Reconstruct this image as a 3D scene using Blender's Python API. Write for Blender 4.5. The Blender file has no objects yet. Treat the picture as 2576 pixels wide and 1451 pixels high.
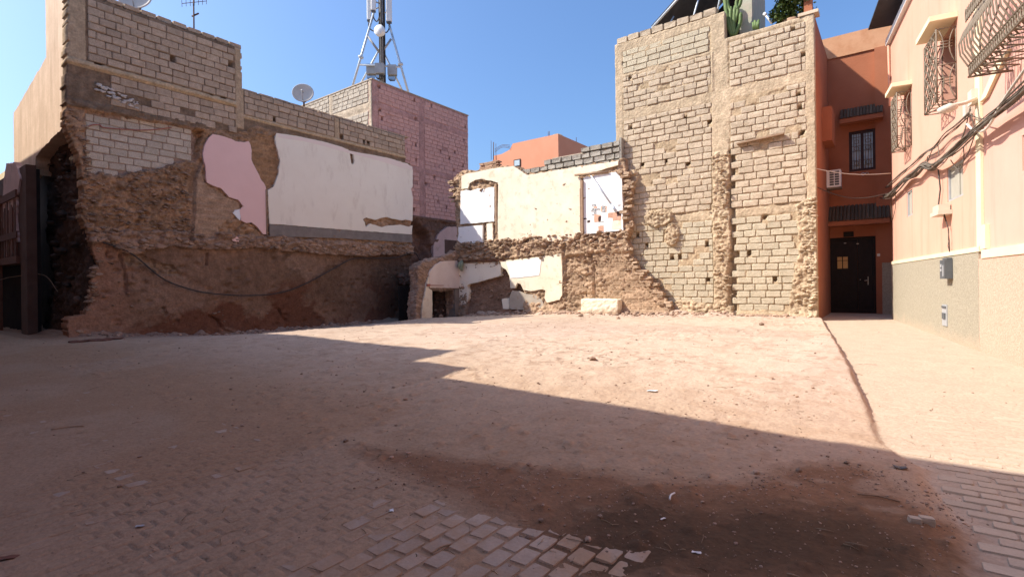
import bpy, bmesh, math, random
import numpy as np
from mathutils import Vector, Matrix

random.seed(7)
SC = bpy.context.scene
COL = SC.collection

# ------------------------------------------------------------------ camera, sky, sun, exposure
CAMZ = 1.45
F_, CX_, HY_, PHI_ = 1293.0, 1288.0, 715.0, 0.0125
RGT = np.array([.8023, .5969, 0.0]); FWD = np.array([-.5969, .8023, 0.0]); UPV = np.array([0, 0, 1.0])
CR = math.cos(PHI_) * RGT - math.sin(PHI_) * UPV
CU = math.sin(PHI_) * RGT + math.cos(PHI_) * UPV
CPOS = np.array([0, 0, CAMZ])
cam = bpy.data.cameras.new('camera'); camo = bpy.data.objects.new('camera', cam); COL.objects.link(camo)
M = Matrix(((CR[0], CU[0], -FWD[0], 0), (CR[1], CU[1], -FWD[1], 0), (CR[2], CU[2], -FWD[2], CAMZ), (0, 0, 0, 1)))
camo.matrix_world = M
cam.sensor_width = 36.0; cam.lens = 36.0 * F_ / 2576.0
cam.shift_y = -0.0041
cam.clip_start = 0.05; cam.clip_end = 2000
SC.camera = camo

SUN_DIR = Vector((-.8, -.6, .936)).normalized()
world = bpy.data.worlds.new('World'); SC.world = world; world.use_nodes = True
wn = world.node_tree.nodes; wl = world.node_tree.links
bg = wn['Background']
sky = wn.new('ShaderNodeTexSky'); sky.sky_type = 'NISHITA'; sky.sun_disc = False
sky.sun_elevation = math.asin(SUN_DIR.z)
sky.sun_rotation = math.atan2(SUN_DIR.x, SUN_DIR.y)
sky.altitude = 0; sky.air_density = 1.2; sky.dust_density = 3.0; sky.ozone_density = 10.0
wl.new(sky.outputs['Color'], bg.inputs['Color']); bg.inputs['Strength'].default_value = 0.108
sl = bpy.data.lights.new('sun', 'SUN'); sl.energy = 3.5; sl.angle = math.radians(.5); sl.color = (1.0, .93, .82)
so = bpy.data.objects.new('sun', sl); COL.objects.link(so)
so.rotation_euler = (-SUN_DIR).to_track_quat('-Z', 'Y').to_euler()
so.location = (-20, -10, 30)
SC.view_settings.view_transform = 'Standard'; SC.view_settings.look = 'None'
SC.view_settings.gamma = 1.0; SC.view_settings.exposure = 1.12
SC.view_settings.use_curve_mapping = False

# ------------------------------------------------------------------ sight lines onto the real planes of the place
def ray(ox, oy):
    return FWD + (ox - CX_) / F_ * CR + (HY_ - oy) / F_ * CU
def hit(ox, oy, p, n):
    d = ray(ox, oy); n = np.array(n, float)
    return CPOS + ((np.array(p, float) - CPOS) @ n) / (d @ n) * d
XL, YT, YR, XP, YPF, YS, YD, XSTUB = -18.9, 17.65, 17.35, -19.5, 15.44, 4.35, 21.5, -15.9
def pl(ox, oy): return tuple(hit(ox, oy, (XL, 0, 0), (1, 0, 0))[1:])
def pt(ox, oy): return tuple(hit(ox, oy, (0, YT, 0), (0, 1, 0))[[0, 2]])
def pr(ox, oy): return tuple(hit(ox, oy, (0, YR, 0), (0, 1, 0))[[0, 2]])
def pp(ox, oy): return tuple(hit(ox, oy, (XP, 0, 0), (1, 0, 0))[1:])
def pf(ox, oy): return tuple(hit(ox, oy, (0, YPF, 0), (0, 1, 0))[[0, 2]])
def ps(ox, oy): return tuple(hit(ox, oy, (0, YS, 0), (0, 1, 0))[[0, 2]])
def pd(ox, oy): return tuple(hit(ox, oy, (0, YD, 0), (0, 1, 0))[[0, 2]])
def pst(ox, oy): return tuple(hit(ox, oy, (XSTUB, 0, 0), (1, 0, 0))[1:])
H0 = np.array([-.03, 19.05, 0]); HN = np.array([-.98712, -.16, 0]); HS = np.array([.16, -.98712, 0])
def ph(ox, oy, off=0.0):
    p = hit(ox, oy, H0 + HN * off, HN); return (float((p - H0) @ HS), float(p[2]))
def z3(p): return ((200 + p[0] * .3239) * .7854, (330 + p[1] * .3239) * .7854)
def z8(p): return ((850 + p[0] * .3859) * .7854, (240 + p[1] * .3859) * .7854)
def z4(p): return ((1270 + p[0] * .379) * .7854, (480 + p[1] * .379) * .7854)
def z9(p): return ((1800 + p[0] * .1654) * .7854, (540 + p[1] * .1654) * .7854)

# ------------------------------------------------------------------ noise
def _h(ix, iy, s):
    n = (ix.astype(np.int64) * 374761393 + iy.astype(np.int64) * 668265263 + int(s) * 974711) & 0x7fffffff
    n = ((n ^ (n >> 13)) * 1274126177) & 0x7fffffff
    return ((n ^ (n >> 16)) & 0xffff) / 65535.0
def vn(x, y, s=0):
    x = np.asarray(x, float); y = np.asarray(y, float)
    ix = np.floor(x); iy = np.floor(y); fx = x - ix; fy = y - iy
    fx = fx * fx * (3 - 2 * fx); fy = fy * fy * (3 - 2 * fy)
    a = _h(ix, iy, s); b = _h(ix + 1, iy, s); c = _h(ix, iy + 1, s); d = _h(ix + 1, iy + 1, s)
    return (a * (1 - fx) + b * fx) * (1 - fy) + (c * (1 - fx) + d * fx) * fy
def fbm(x, y, o=4, s=0, g=.5):
    r = 0; a = 1; t = 0
    for k in range(o):
        r = r + a * (vn(x * 2 ** k + 17.3 * k, y * 2 ** k + 9.1 * k, s + k) - .5); t += a; a *= g
    return r / t * 2
def worley(x, y, s=0):
    x = np.asarray(x, float); y = np.asarray(y, float)
    ix = np.floor(x); iy = np.floor(y); f1 = np.full(x.shape, 9.); f2 = np.full(x.shape, 9.); cid = np.zeros(x.shape)
    for i in (-1, 0, 1):
        for j in (-1, 0, 1):
            cx = ix + i; cy = iy + j
            px = cx + .1 + .8 * _h(cx, cy, s); py = cy + .1 + .8 * _h(cx, cy, s + 5)
            d = np.hypot(px - x, py - y); c = _h(cx, cy, s + 9)
            m = d < f1
            f2 = np.where(m, f1, np.minimum(f2, d)); cid = np.where(m, c, cid); f1 = np.where(m, d, f1)
    return f1, f2, cid
def pip(poly, U, V, jit=0.0, s=3, fr=7.0):
    if jit:
        U, V = U + jit * fbm(U * fr, V * fr, 3, s), V + jit * fbm(U * fr + 31, V * fr + 7, 3, s + 11)
    r = np.zeros(np.shape(U), bool); n = len(poly)
    for i in range(n):
        x1, y1 = poly[i]; x2, y2 = poly[(i + 1) % n]
        if y1 == y2: continue
        c = ((y1 > V) != (y2 > V)) & (U < (x2 - x1) * (V - y1) / (y2 - y1) + x1)
        r ^= c
    return r
def sstep(a, b, x):
    t = np.clip((x - a) / (b - a), 0, 1); return t * t * (3 - 2 * t)

# ------------------------------------------------------------------ materials
MATS = {}
def mat(name, c1, c2=None, scale=1.5, rough=.9, bump=.25, bscale=45., objvar=0., vcol=False, island=False, stain=None, metallic=0., dist=.02, grain=.0, spec=.25, detail=6, contrast=.2, zdirt=None):
    if name in MATS: return MATS[name]
    m = bpy.data.materials.new(name); m.use_nodes = True; nt = m.node_tree; N = nt.nodes; K = nt.links
    b = N['Principled BSDF']; b.inputs['Roughness'].default_value = rough; b.inputs['Metallic'].default_value = metallic
    b.inputs['Specular IOR Level'].default_value = spec
    geo = N.new('ShaderNodeNewGeometry')
    n1 = N.new('ShaderNodeTexNoise'); n1.inputs['Scale'].default_value = scale; n1.inputs['Detail'].default_value = detail; n1.inputs['Roughness'].default_value = .62
    K.new(geo.outputs['Position'], n1.inputs['Vector'])
    rp = N.new('ShaderNodeMapRange'); rp.inputs['From Min'].default_value = .5 - contrast; rp.inputs['From Max'].default_value = .5 + contrast
    K.new(n1.outputs['Fac'], rp.inputs['Value'])
    mx = N.new('ShaderNodeMix'); mx.data_type = 'RGBA'
    K.new(rp.outputs['Result'], mx.inputs[0])
    if vcol:
        at = N.new('ShaderNodeAttribute'); at.attribute_name = 'Col'
        ml = N.new('ShaderNodeMix'); ml.data_type = 'RGBA'; ml.blend_type = 'MULTIPLY'; ml.inputs[0].default_value = 1
        K.new(at.outputs['Color'], ml.inputs[6]); ml.inputs[7].default_value = (*c1, 1)
        ml2 = N.new('ShaderNodeMix'); ml2.data_type = 'RGBA'; ml2.blend_type = 'MULTIPLY'; ml2.inputs[0].default_value = 1
        K.new(at.outputs['Color'], ml2.inputs[6]); ml2.inputs[7].default_value = (*(c2 or c1), 1)
        K.new(ml.outputs[2], mx.inputs[6]); K.new(ml2.outputs[2], mx.inputs[7])
    else:
        mx.inputs[6].default_value = (*c1, 1); mx.inputs[7].default_value = (*(c2 or c1), 1)
    out = mx.outputs[2]
    if stain:
        sc_, col, lo, hi = stain[:4]
        ns = N.new('ShaderNodeTexNoise'); ns.inputs['Scale'].default_value = sc_; ns.inputs['Detail'].default_value = 8; ns.inputs['Roughness'].default_value = .65
        mp = N.new('ShaderNodeMapping'); mp.inputs['Location'].default_value = (3.7, 1.9, 8.1); mp.inputs['Scale'].default_value = stain[4] if len(stain) > 4 else (1, 1, 1)
        K.new(geo.outputs['Position'], mp.inputs['Vector']); K.new(mp.outputs['Vector'], ns.inputs['Vector'])
        r2 = N.new('ShaderNodeMapRange'); r2.inputs['From Min'].default_value = lo; r2.inputs['From Max'].default_value = hi
        K.new(ns.outputs['Fac'], r2.inputs['Value'])
        m2 = N.new('ShaderNodeMix'); m2.data_type = 'RGBA'; K.new(r2.outputs['Result'], m2.inputs[0]); K.new(out, m2.inputs[6]); m2.inputs[7].default_value = (*col, 1)
        out = m2.outputs[2]
    if zdirt:
        zc, hh, dcol = zdirt
        sx = N.new('ShaderNodeSeparateXYZ'); K.new(geo.outputs['Position'], sx.inputs['Vector'])
        nz = N.new('ShaderNodeTexNoise'); nz.inputs['Scale'].default_value = 2.4; nz.inputs['Detail'].default_value = 7; K.new(geo.outputs['Position'], nz.inputs['Vector'])
        ad = N.new('ShaderNodeMath'); ad.operation = 'MULTIPLY_ADD'; K.new(nz.outputs['Fac'], ad.inputs[0]); ad.inputs[1].default_value = hh * 1.6; K.new(sx.outputs['Z'], ad.inputs[2])
        rz = N.new('ShaderNodeMapRange'); rz.inputs['From Min'].default_value = zc + hh * .8 + hh; rz.inputs['From Max'].default_value = zc + hh * .8; K.new(ad.outputs[0], rz.inputs['Value'])
        mz = N.new('ShaderNodeMix'); mz.data_type = 'RGBA'; K.new(rz.outputs['Result'], mz.inputs[0]); K.new(out, mz.inputs[6]); mz.inputs[7].default_value = (*dcol, 1); out = mz.outputs[2]
    if objvar:
        if island: rnd = geo.outputs['Random Per Island']
        else: rnd = N.new('ShaderNodeObjectInfo').outputs['Random']
        r3 = N.new('ShaderNodeMapRange'); r3.inputs['To Min'].default_value = 1 - objvar; r3.inputs['To Max'].default_value = 1 + objvar
        K.new(rnd, r3.inputs['Value'])
        hs = N.new('ShaderNodeHueSaturation'); K.new(out, hs.inputs['Color']); K.new(r3.outputs['Result'], hs.inputs['Value'])
        out = hs.outputs['Color']
    if grain:
        ng = N.new('ShaderNodeTexNoise'); ng.inputs['Scale'].default_value = bscale * 1.3; ng.inputs['Detail'].default_value = 3
        K.new(geo.outputs['Position'], ng.inputs['Vector'])
        r4 = N.new('ShaderNodeMapRange'); r4.inputs['From Min'].default_value = .3; r4.inputs['From Max'].default_value = .7
        r4.inputs['To Min'].default_value = 1 - grain; r4.inputs['To Max'].default_value = 1 + grain
        K.new(ng.outputs['Fac'], r4.inputs['Value'])
        h2 = N.new('ShaderNodeHueSaturation'); K.new(out, h2.inputs['Color']); K.new(r4.outputs['Result'], h2.inputs['Value']); out = h2.outputs['Color']
    K.new(out, b.inputs['Base Color'])
    if bump:
        nb = N.new('ShaderNodeTexNoise'); nb.inputs['Scale'].default_value = bscale; nb.inputs['Detail'].default_value = 8; nb.inputs['Roughness'].default_value = .62
        K.new(geo.outputs['Position'], nb.inputs['Vector'])
        bp = N.new('ShaderNodeBump'); bp.inputs['Strength'].default_value = bump; bp.inputs['Distance'].default_value = dist
        K.new(nb.outputs['Fac'], bp.inputs['Height']); K.new(bp.outputs['Normal'], b.inputs['Normal'])
    MATS[name] = m; return m

W1 = (1, 1, 1)
m_ground = mat('dirt', (.93, .92, .91), (1.08, 1.075, 1.065), 3.5, .97, .6, 24, vcol=True, dist=.025, grain=.11, spec=.05, detail=9, contrast=.22)
m_earth = mat('mud_masonry', (.78, .77, .75), (1.2, 1.19, 1.18), 4.5, .96, .75, 13, vcol=True, dist=.05, grain=.16, spec=.06, detail=9)
BL = dict(scale=7, rough=.95, bump=.8, bscale=32, dist=.03, grain=.16, spec=.08, contrast=.16)
m_blk_l = mat('concrete_block_grey_brown', (.42, .31, .215), (.53, .40, .285), objvar=.12, **BL)
m_blk_l2 = mat('concrete_block_clean_grey', (.52, .43, .32), (.60, .505, .385), objvar=.1, **BL)
m_blk_t = mat('concrete_block_dusty_tan', (.42, .335, .237), (.54, .44, .325), objvar=.09, **BL)
m_blk_ts = mat('concrete_block_dusty_tan_mass', (.42, .335, .237), (.54, .44, .325), objvar=.09, island=True, **BL)
m_blk_tg = mat('concrete_block_pale_grey', (.43, .37, .265), (.51, .44, .325), objvar=.07, **BL)
m_blk_p = mat('pink_painted_block', (.60, .35, .29), (.67, .40, .335), objvar=.05, **BL)
m_blk_ps = mat('pink_painted_block_mass', (.60, .35, .29), (.67, .40, .335), objvar=.05, island=True, **BL)
m_blk_f = mat('weathered_block', (.42, .36, .29), (.54, .47, .38), objvar=.1, **BL)
m_blk_r = mat('grey_parapet_block', (.29, .265, .225), (.40, .365, .31), objvar=.12, **BL)
m_conc = mat('concrete', (.40, .32, .24), (.50, .41, .31), 3, .93, .4, 40, grain=.08)
m_conc_t = mat('tan_concrete', (.52, .42, .30), (.62, .51, .38), 3, .93, .4, 40, grain=.08)
m_white = mat('white_plaster', (.88, .78, .62), (.92, .83, .67), 1.2, .85, .12, 20, stain=(2.6, (.70, .58, .44), .54, .80, (1, 1, .35)), spec=.2)
m_bright = mat('fresh_white_plaster', (.83, .81, .78), (.88, .87, .84), 1.2, .8, .1, 20, stain=(5, (.7, .62, .52), .66, .8), spec=.2)
m_cream = mat('cream_plaster', (.74, .63, .47), (.83, .75, .60), 1.6, .9, .2, 25, stain=(3.2, (.60, .45, .30), .53, .74), grain=.05)
m_pinkpl = mat('pink_plaster', (.84, .545, .47), (.88, .585, .51), 1.2, .85, .08, 15)
m_pinkpl2 = mat('faded_pink_plaster', (.56, .38, .33), (.66, .47, .40), 2, .9, .2, 25, stain=(3, (.45, .32, .25), .55, .7))
m_dadostrip = mat('grey_skirting_render', (.20, .165, .135), (.27, .23, .195), 4, .9, .2, 25)
m_tanpl = mat('tan_facade_plaster', (.56, .39, .26), (.68, .50, .35), 1.6, .9, .35, 14, stain=(2.2, (.46, .31, .20), .48, .75, (1, 1, .15)), grain=.05)
m_pinkwall = mat('pink_tower_render', (.60, .35, .29), (.68, .41, .345), 2.2, .9, .3, 25, stain=(1.3, (.47, .32, .27), .5, .75))
m_orange = mat('orange_render', (.35, .125, .062), (.40, .15, .078), 1.2, .9, .35, 35)
m_orange2 = mat('pale_orange_render', (.50, .26, .14), (.57, .31, .18), 1.6, .9, .4, 30, stain=(1.5, (.44, .20, .10), .5, .7))  # paler orange for the alley house parapet
m_peach = mat('peach_render', (.63, .345, .25), (.68, .385, .285), .8, .9, .15, 30, stain=(2.6, (.55, .285, .20), .52, .82, (1, 1, .12)), spec=.1)
m_peach2 = mat('pale_pink_render', (.64, .35, .275), (.68, .39, .31), .8, .9, .15, 30, stain=(2.6, (.56, .29, .22), .52, .82, (1, 1, .12)), spec=.1)
m_trim = mat('cream_trim_paint', (.74, .62, .41), (.80, .68, .47), 2, .8, .1, 20)
m_dash = mat('grey_pebble_dash', (.31, .275, .205), (.41, .36, .27), 26, .95, .7, 42, dist=.025, contrast=.14, grain=.16, zdirt=(.12, .38, (.46, .36, .26)))
m_dash2 = mat('peach_pebble_dash', (.53, .34, .25), (.63, .425, .32), 26, .95, .7, 42, dist=.025, contrast=.14, grain=.16, zdirt=(.08, .35, (.47, .36, .27)))
m_iron = mat('wrought_iron', (.16, .125, .09), (.24, .19, .14), 8, .6, .1, 50, metallic=.1)
m_ironpale = mat('pale_painted_iron', (.50, .44, .33), (.58, .51, .4), 8, .6, 0)
m_black = mat('black_cable', (.045, .038, .034), (.085, .07, .06), 9, .7, .1, 60)
m_cablew = mat('pale_cable', (.55, .50, .42), (.62, .57, .5), 9, .7, 0)
m_galv = mat('galvanised_steel', (.52, .56, .60), (.62, .66, .70), 6, .45, .05, 40, metallic=.35)
m_antw = mat('antenna_white', (.80, .80, .78), (.85, .85, .83), 2, .5, 0)
m_grey = mat('grey_plastic', (.33, .33, .33), (.42, .42, .42), 5, .6, .05)
m_darkgrey = mat('dark_grey_plastic', (.085, .09, .095), (.12, .125, .13), 5, .6, .05)
m_dish = mat('dish_paint', (.55, .49, .42), (.64, .58, .50), 3, .55, .05)
m_dishgrey = mat('dish_grey', (.26, .26, .25), (.32, .32, .31), 3, .55, .05)
m_tile = mat('glazed_green_tile', (.075, .06, .038), (.13, .10, .065), 9, .55, .15, 40, objvar=.3)
m_door = mat('dark_door_wood', (.012, .008, .007), (.022, .014, .012), 6, .6, .2, 50)
m_dwood = mat('dark_window_wood', (.035, .016, .012), (.055, .025, .018), 6, .5, .1, 40)
m_glass = mat('window_glass', (.36, .46, .52), (.55, .64, .68), 6, .15, 0, spec=.6)
m_amber = mat('amber_pane', (.55, .33, .12), (.62, .40, .16), 6, .4, 0)
m_brass = mat('door_brass', (.6, .55, .48), None, 5, .35, 0, metallic=.6)
m_wood = mat('weathered_timber', (.26, .165, .105), (.38, .26, .17), 7, .85, .3, 40, objvar=.2)
m_redwood = mat('red_brown_plank', (.13, .055, .035), (.19, .085, .055), 7, .9, .3, 40, objvar=.2)
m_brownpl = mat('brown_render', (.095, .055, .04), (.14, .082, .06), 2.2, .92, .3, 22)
m_dark = mat('dark_interior', (.02, .016, .014), (.035, .028, .024), 3, .95, .1)
m_paver = mat('dusty_paver', (.36, .265, .195), (.43, .325, .245), 6, .95, .6, 40, objvar=.09, dist=.006, stain=(2.2, (.37, .24, .15), .45, .60), grain=.07)
m_pavers = mat('dusty_paver_mass', (.36, .265, .195), (.43, .325, .245), 6, .95, .6, 40, objvar=.09, island=True, dist=.006, stain=(2.2, (.37, .24, .15), .45, .60), grain=.07)
m_paver2 = mat('pale_paver', (.435, .345, .26), (.49, .39, .295), 6, .93, .4, 70, objvar=.06, dist=.006, grain=.06)
m_paver2s = mat('pale_paver_mass', (.435, .345, .26), (.49, .39, .295), 6, .93, .4, 70, objvar=.06, island=True, dist=.006, grain=.06)
m_stone = mat('rubble_stone', (.26, .17, .12), (.40, .28, .20), 8, .95, .4, 60, objvar=.35)
m_stones = mat('rubble_stone_mass', (.26, .17, .12), (.42, .29, .21), 8, .95, .4, 60, objvar=.4, island=True)
m_wstones = mat('wall_stone_mass', (.27, .175, .115), (.40, .28, .195), 8, .96, .8, 25, objvar=.3, island=True, dist=.03)
m_wstonesd = mat('wall_stone_dark_mass', (.20, .13, .088), (.31, .21, .145), 8, .96, .8, 25, objvar=.3, island=True, dist=.03)
m_brick = mat('thin_mud_brick', (.36, .22, .14), (.47, .31, .21), 5, .95, .4, 50, objvar=.2)
m_paper = mat('white_scrap', (.78, .75, .72), None, 4, .8, 0)
m_cactus = mat('cactus_green', (.09, .15, .05), (.17, .23, .08), 7, .6, .2, 30)
m_leaf = mat('hedge_leaf', (.03, .055, .012), (.085, .12, .03), 12, .55, 0, objvar=.5, island=True)
m_stem = mat('woody_stem', (.12, .08, .05), None, 7, .9, .2)
m_far = mat('salmon_render', (.62, .27, .16), (.67, .31, .19), .8, .9, .1)
m_rust = mat('rusty_steel', (.10, .06, .045), (.16, .09, .06), 8, .8, .1)
m_sheet = mat('dark_sheet_metal', (.035, .036, .04), (.06, .06, .065), 3, .6, .05)
m_plastic_red = mat('red_conduit', (.38, .14, .10), (.44, .18, .13), 5, .6, 0)
m_tan = mat('ochre_far_wall', (.40, .31, .16), (.48, .38, .22), 1.2, .9, .2)
m_caster = mat('street_house_render', (.52, .32, .23), (.58, .37, .27), .8, .9, .2)
m_orangetile = mat('orange_wall_tile', (.58, .30, .19), (.68, .43, .31), 30, .5, 0, objvar=.2)
m_bluetile = mat('dark_patterned_tile', (.07, .08, .10), (.60, .58, .55), 26, .5, 0, contrast=.05)
m_cloth = mat('green_rag', (.16, .20, .13), (.30, .33, .24), 14, .9, .1)

# ------------------------------------------------------------------ builders
def tag(o, label=None, cat=None, group=None, kind=None):
    if label: o['label'] = label
    if cat: o['category'] = cat
    if group: o['group'] = group
    if kind: o['kind'] = kind
    return o
def empty(name, loc, label, cat, group=None):
    o = bpy.data.objects.new(name, None); COL.objects.link(o); o.location = loc; o.empty_display_size = .2
    return tag(o, label, cat, group)
def wpos(o):
    p = Vector(o.location)
    if o.parent and o.get('_abs'): return p
    return p
def link(o, parent=None):
    COL.objects.link(o)
    if parent is not None:
        o.parent = parent
        o.matrix_parent_inverse = Matrix.Translation(-WLOC.get(parent.name, Vector(parent.location)))
    WLOC[o.name] = Vector(o.location)
    return o
WLOC = {}
class MB:
    def __init__(s): s.v = []; s.f = []; s.sm = []
    def add(s, vs, fs, smooth=False):
        n = len(s.v); s.v += [tuple(map(float, q)) for q in vs]
        for q in fs: s.f.append(tuple(i + n for i in q)); s.sm.append(smooth)
        return s
    def hexa(s, p):   # 8 corners: bottom 4 ccw, top 4 ccw
        return s.add(p, [(0, 3, 2, 1), (4, 5, 6, 7), (0, 1, 5, 4), (1, 2, 6, 5), (2, 3, 7, 6), (3, 0, 4, 7)])
    def box(s, x0, x1, y0, y1, z0, z1):
        return s.hexa([(x0, y0, z0), (x1, y0, z0), (x1, y1, z0), (x0, y1, z0), (x0, y0, z1), (x1, y0, z1), (x1, y1, z1), (x0, y1, z1)])
    def obox(s, o, a, b, c):   # origin corner and three edge vectors (right handed)
        o, a, b, c = (np.array(q, float) for q in (o, a, b, c))
        return s.hexa([o, o + a, o + a + b, o + b, o + c, o + a + c, o + a + b + c, o + b + c])
    def tube(s, path, r, n=6, cap=True):
        P = [np.array(p, float) for p in path]; rings = []; up = None
        for i, p in enumerate(P):
            d = P[min(i + 1, len(P) - 1)] - P[max(i - 1, 0)]; d = d / (np.linalg.norm(d) + 1e-9)
            if up is None:
                up = np.array([0, 0, 1.]) if abs(d[2]) < .9 else np.array([1., 0, 0])
            a = np.cross(d, up); a /= np.linalg.norm(a) + 1e-9; b = np.cross(a, d); up = b
            rr = r[i] if hasattr(r, '__len__') else r
            rings.append([p + rr * (math.cos(2 * math.pi * k / n) * a + math.sin(2 * math.pi * k / n) * b) for k in range(n)])
        vs = [q for R_ in rings for q in R_]; fs = []
        for i in range(len(P) - 1):
            for k in range(n):
                fs.append((i * n + k, i * n + (k + 1) % n, (i + 1) * n + (k + 1) % n, (i + 1) * n + k))
        if cap: fs += [tuple(range(n - 1, -1, -1)), tuple((len(P) - 1) * n + k for k in range(n))]
        return s.add(vs, fs, True)
    def lathe(s, c, axis, prof, n=24):   # prof: (radius, along)
        axis = np.array(axis, float); axis /= np.linalg.norm(axis); t = np.array([0, 0, 1.]) if abs(axis[2]) < .9 else np.array([1., 0, 0])
        a = np.cross(axis, t); a /= np.linalg.norm(a); b = np.cross(axis, a); c = np.array(c, float); vs = []; fs = []
        for (r, h) in prof:
            for k in range(n):
                vs.append(c + axis * h + r * (math.cos(2 * math.pi * k / n) * a + math.sin(2 * math.pi * k / n) * b))
        for i in range(len(prof) - 1):
            for k in range(n): fs.append((i * n + k, i * n + (k + 1) % n, (i + 1) * n + (k + 1) % n, (i + 1) * n + k))
        return s.add(vs, fs, True)
    def build(s, name, m, parent=None, label=None, smooth=None):
        me = bpy.data.meshes.new(name); me.from_pydata(s.v, [], s.f)
        me.polygons.foreach_set('use_smooth', s.sm if smooth is None else [smooth] * len(s.f))
        me.materials.append(m); me.update()
        o = bpy.data.objects.new(name, me); link(o, parent)
        if label: o['label'] = label
        return o

def np_mesh(name, V, Fq, m, parent, col=None, smooth=True):
    me = bpy.data.meshes.new(name); nv, nf = len(V), len(Fq)
    me.vertices.add(nv); me.vertices.foreach_set('co', np.ascontiguousarray(V, np.float32).ravel())
    me.loops.add(nf * 4); me.loops.foreach_set('vertex_index', np.ascontiguousarray(Fq, np.int32).ravel())
    me.polygons.add(nf); me.polygons.foreach_set('loop_start', np.arange(0, nf * 4, 4, dtype=np.int32))
    me.polygons.foreach_set('loop_total', np.full(nf, 4, np.int32))
    me.polygons.foreach_set('use_smooth', np.full(nf, smooth))
    if col is not None:
        a = me.attributes.new('Col', 'FLOAT_COLOR', 'POINT')
        a.data.foreach_set('color', np.concatenate([col, np.ones((nv, 1))], 1).astype(np.float32).ravel())
    me.materials.append(m); me.update(calc_edges=True); me.validate()
    o = bpy.data.objects.new(name, me); link(o, parent); return o

def relief(name, u0, u1, v0, v1, res, place, maskf, hf, m, parent, back=.4, colf=None, smooth=True):
    nu = int((u1 - u0) / res) + 1; nv = int((v1 - v0) / res) + 1
    u = np.linspace(u0, u1, nu); v = np.linspace(v0, v1, nv); U, V = np.meshgrid(u, v, indexing='ij')
    H = hf(U, V); Uc = (U[:-1, :-1] + U[1:, 1:]) / 2; Vc = (V[:-1, :-1] + V[1:, 1:]) / 2
    keep = maskf(Uc, Vc); idx = np.arange(nu * nv).reshape(nu, nv)
    q = np.stack([idx[:-1, :-1], idx[1:, :-1], idx[1:, 1:], idx[:-1, 1:]], -1)
    faces = [q[keep]]
    B = idx + nu * nv
    kp = np.pad(keep, 1)
    def rim(sel, a, b): # outward facing wall
        faces.append(np.stack([a[sel], B.ravel()[a[sel]], B.ravel()[b[sel]], b[sel]], -1))
    rim(keep & ~kp[1:-1, :-2], idx[:-1, :-1], idx[1:, :-1])      # bottom
    rim(keep & ~kp[1:-1, 2:], idx[1:, 1:], idx[:-1, 1:])         # top
    rim(keep & ~kp[:-2, 1:-1], idx[:-1, 1:], idx[:-1, :-1])      # left
    rim(keep & ~kp[2:, 1:-1], idx[1:, :-1], idx[1:, 1:])         # right
    Fq = np.concatenate(faces)
    jx = .35 * res * fbm(U * 9, V * 9, 2, 77); jy = .35 * res * fbm(U * 9 + 5, V * 9 + 3, 2, 78)
    Pf = place(U + jx, V + jy, H).reshape(-1, 3); Pb = place(U, V, np.full_like(U, -back)).reshape(-1, 3)
    A = np.concatenate([Pf, Pb]); C = None
    if colf is not None:
        c = colf(U, V, H).reshape(-1, 3); C = np.concatenate([c, c])
    used = np.unique(Fq); rm = np.zeros(len(A), np.int64); rm[used] = np.arange(len(used))
    return np_mesh(name, A[used], rm[Fq], m, parent, None if C is None else C[used], smooth)

def onL(x0=XL): return lambda U, V, H: np.stack([x0 + H, U, V], -1)
def onT(y0=YT): return lambda U, V, H: np.stack([U, y0 - H, V], -1)
def onH(): return lambda U, V, H: H0 + U[..., None] * HS + V[..., None] * UPV + H[..., None] * HN

def ragged(poly, step=.06, amp=.03, s=1):
    out = []; n = len(poly)
    for i in range(n):
        a = np.array(poly[i]); b = np.array(poly[(i + 1) % n]); k = max(1, int(np.hypot(*(b - a)) / step))
        for j in range(k):
            out.append(a + (b - a) * j / k)
    out = np.array(out)
    dx = amp * fbm(out[:, 0] * 6, out[:, 1] * 6, 3, s); dy = amp * fbm(out[:, 0] * 6 + 40, out[:, 1] * 6 + 9, 3, s + 3)
    return np.stack([out[:, 0] + dx, out[:, 1] + dy], 1)
def slab(name, poly, place, h0, h1, m, parent, amp=.03, label=None, s=1, step=.06):
    p = ragged(poly, step, amp, s) if amp else np.array(poly, float)
    ar = np.sum(p[:, 0] * np.roll(p[:, 1], -1) - np.roll(p[:, 0], -1) * p[:, 1])
    if ar < 0: p = p[::-1]
    n = len(p); z = np.zeros(n)
    f = place(p[:, 0], p[:, 1], z + h1); b = place(p[:, 0], p[:, 1], z + h0)
    vs = [tuple(q) for q in f] + [tuple(q) for q in b]
    fs = [tuple(range(n))] + [((i + 1) % n, i, n + i, n + (i + 1) % n) for i in range(n)]
    me = bpy.data.meshes.new(name); me.from_pydata(vs, [], fs); me.materials.append(m)
    bm = bmesh.new(); bm.from_mesh(me); bmesh.ops.triangulate(bm, faces=[q for q in bm.faces if len(q.verts) > 4]); bm.to_mesh(me); bm.free(); me.update()
    o = bpy.data.objects.new(name, me); link(o, parent)
    if label: o['label'] = label
    return o

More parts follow.
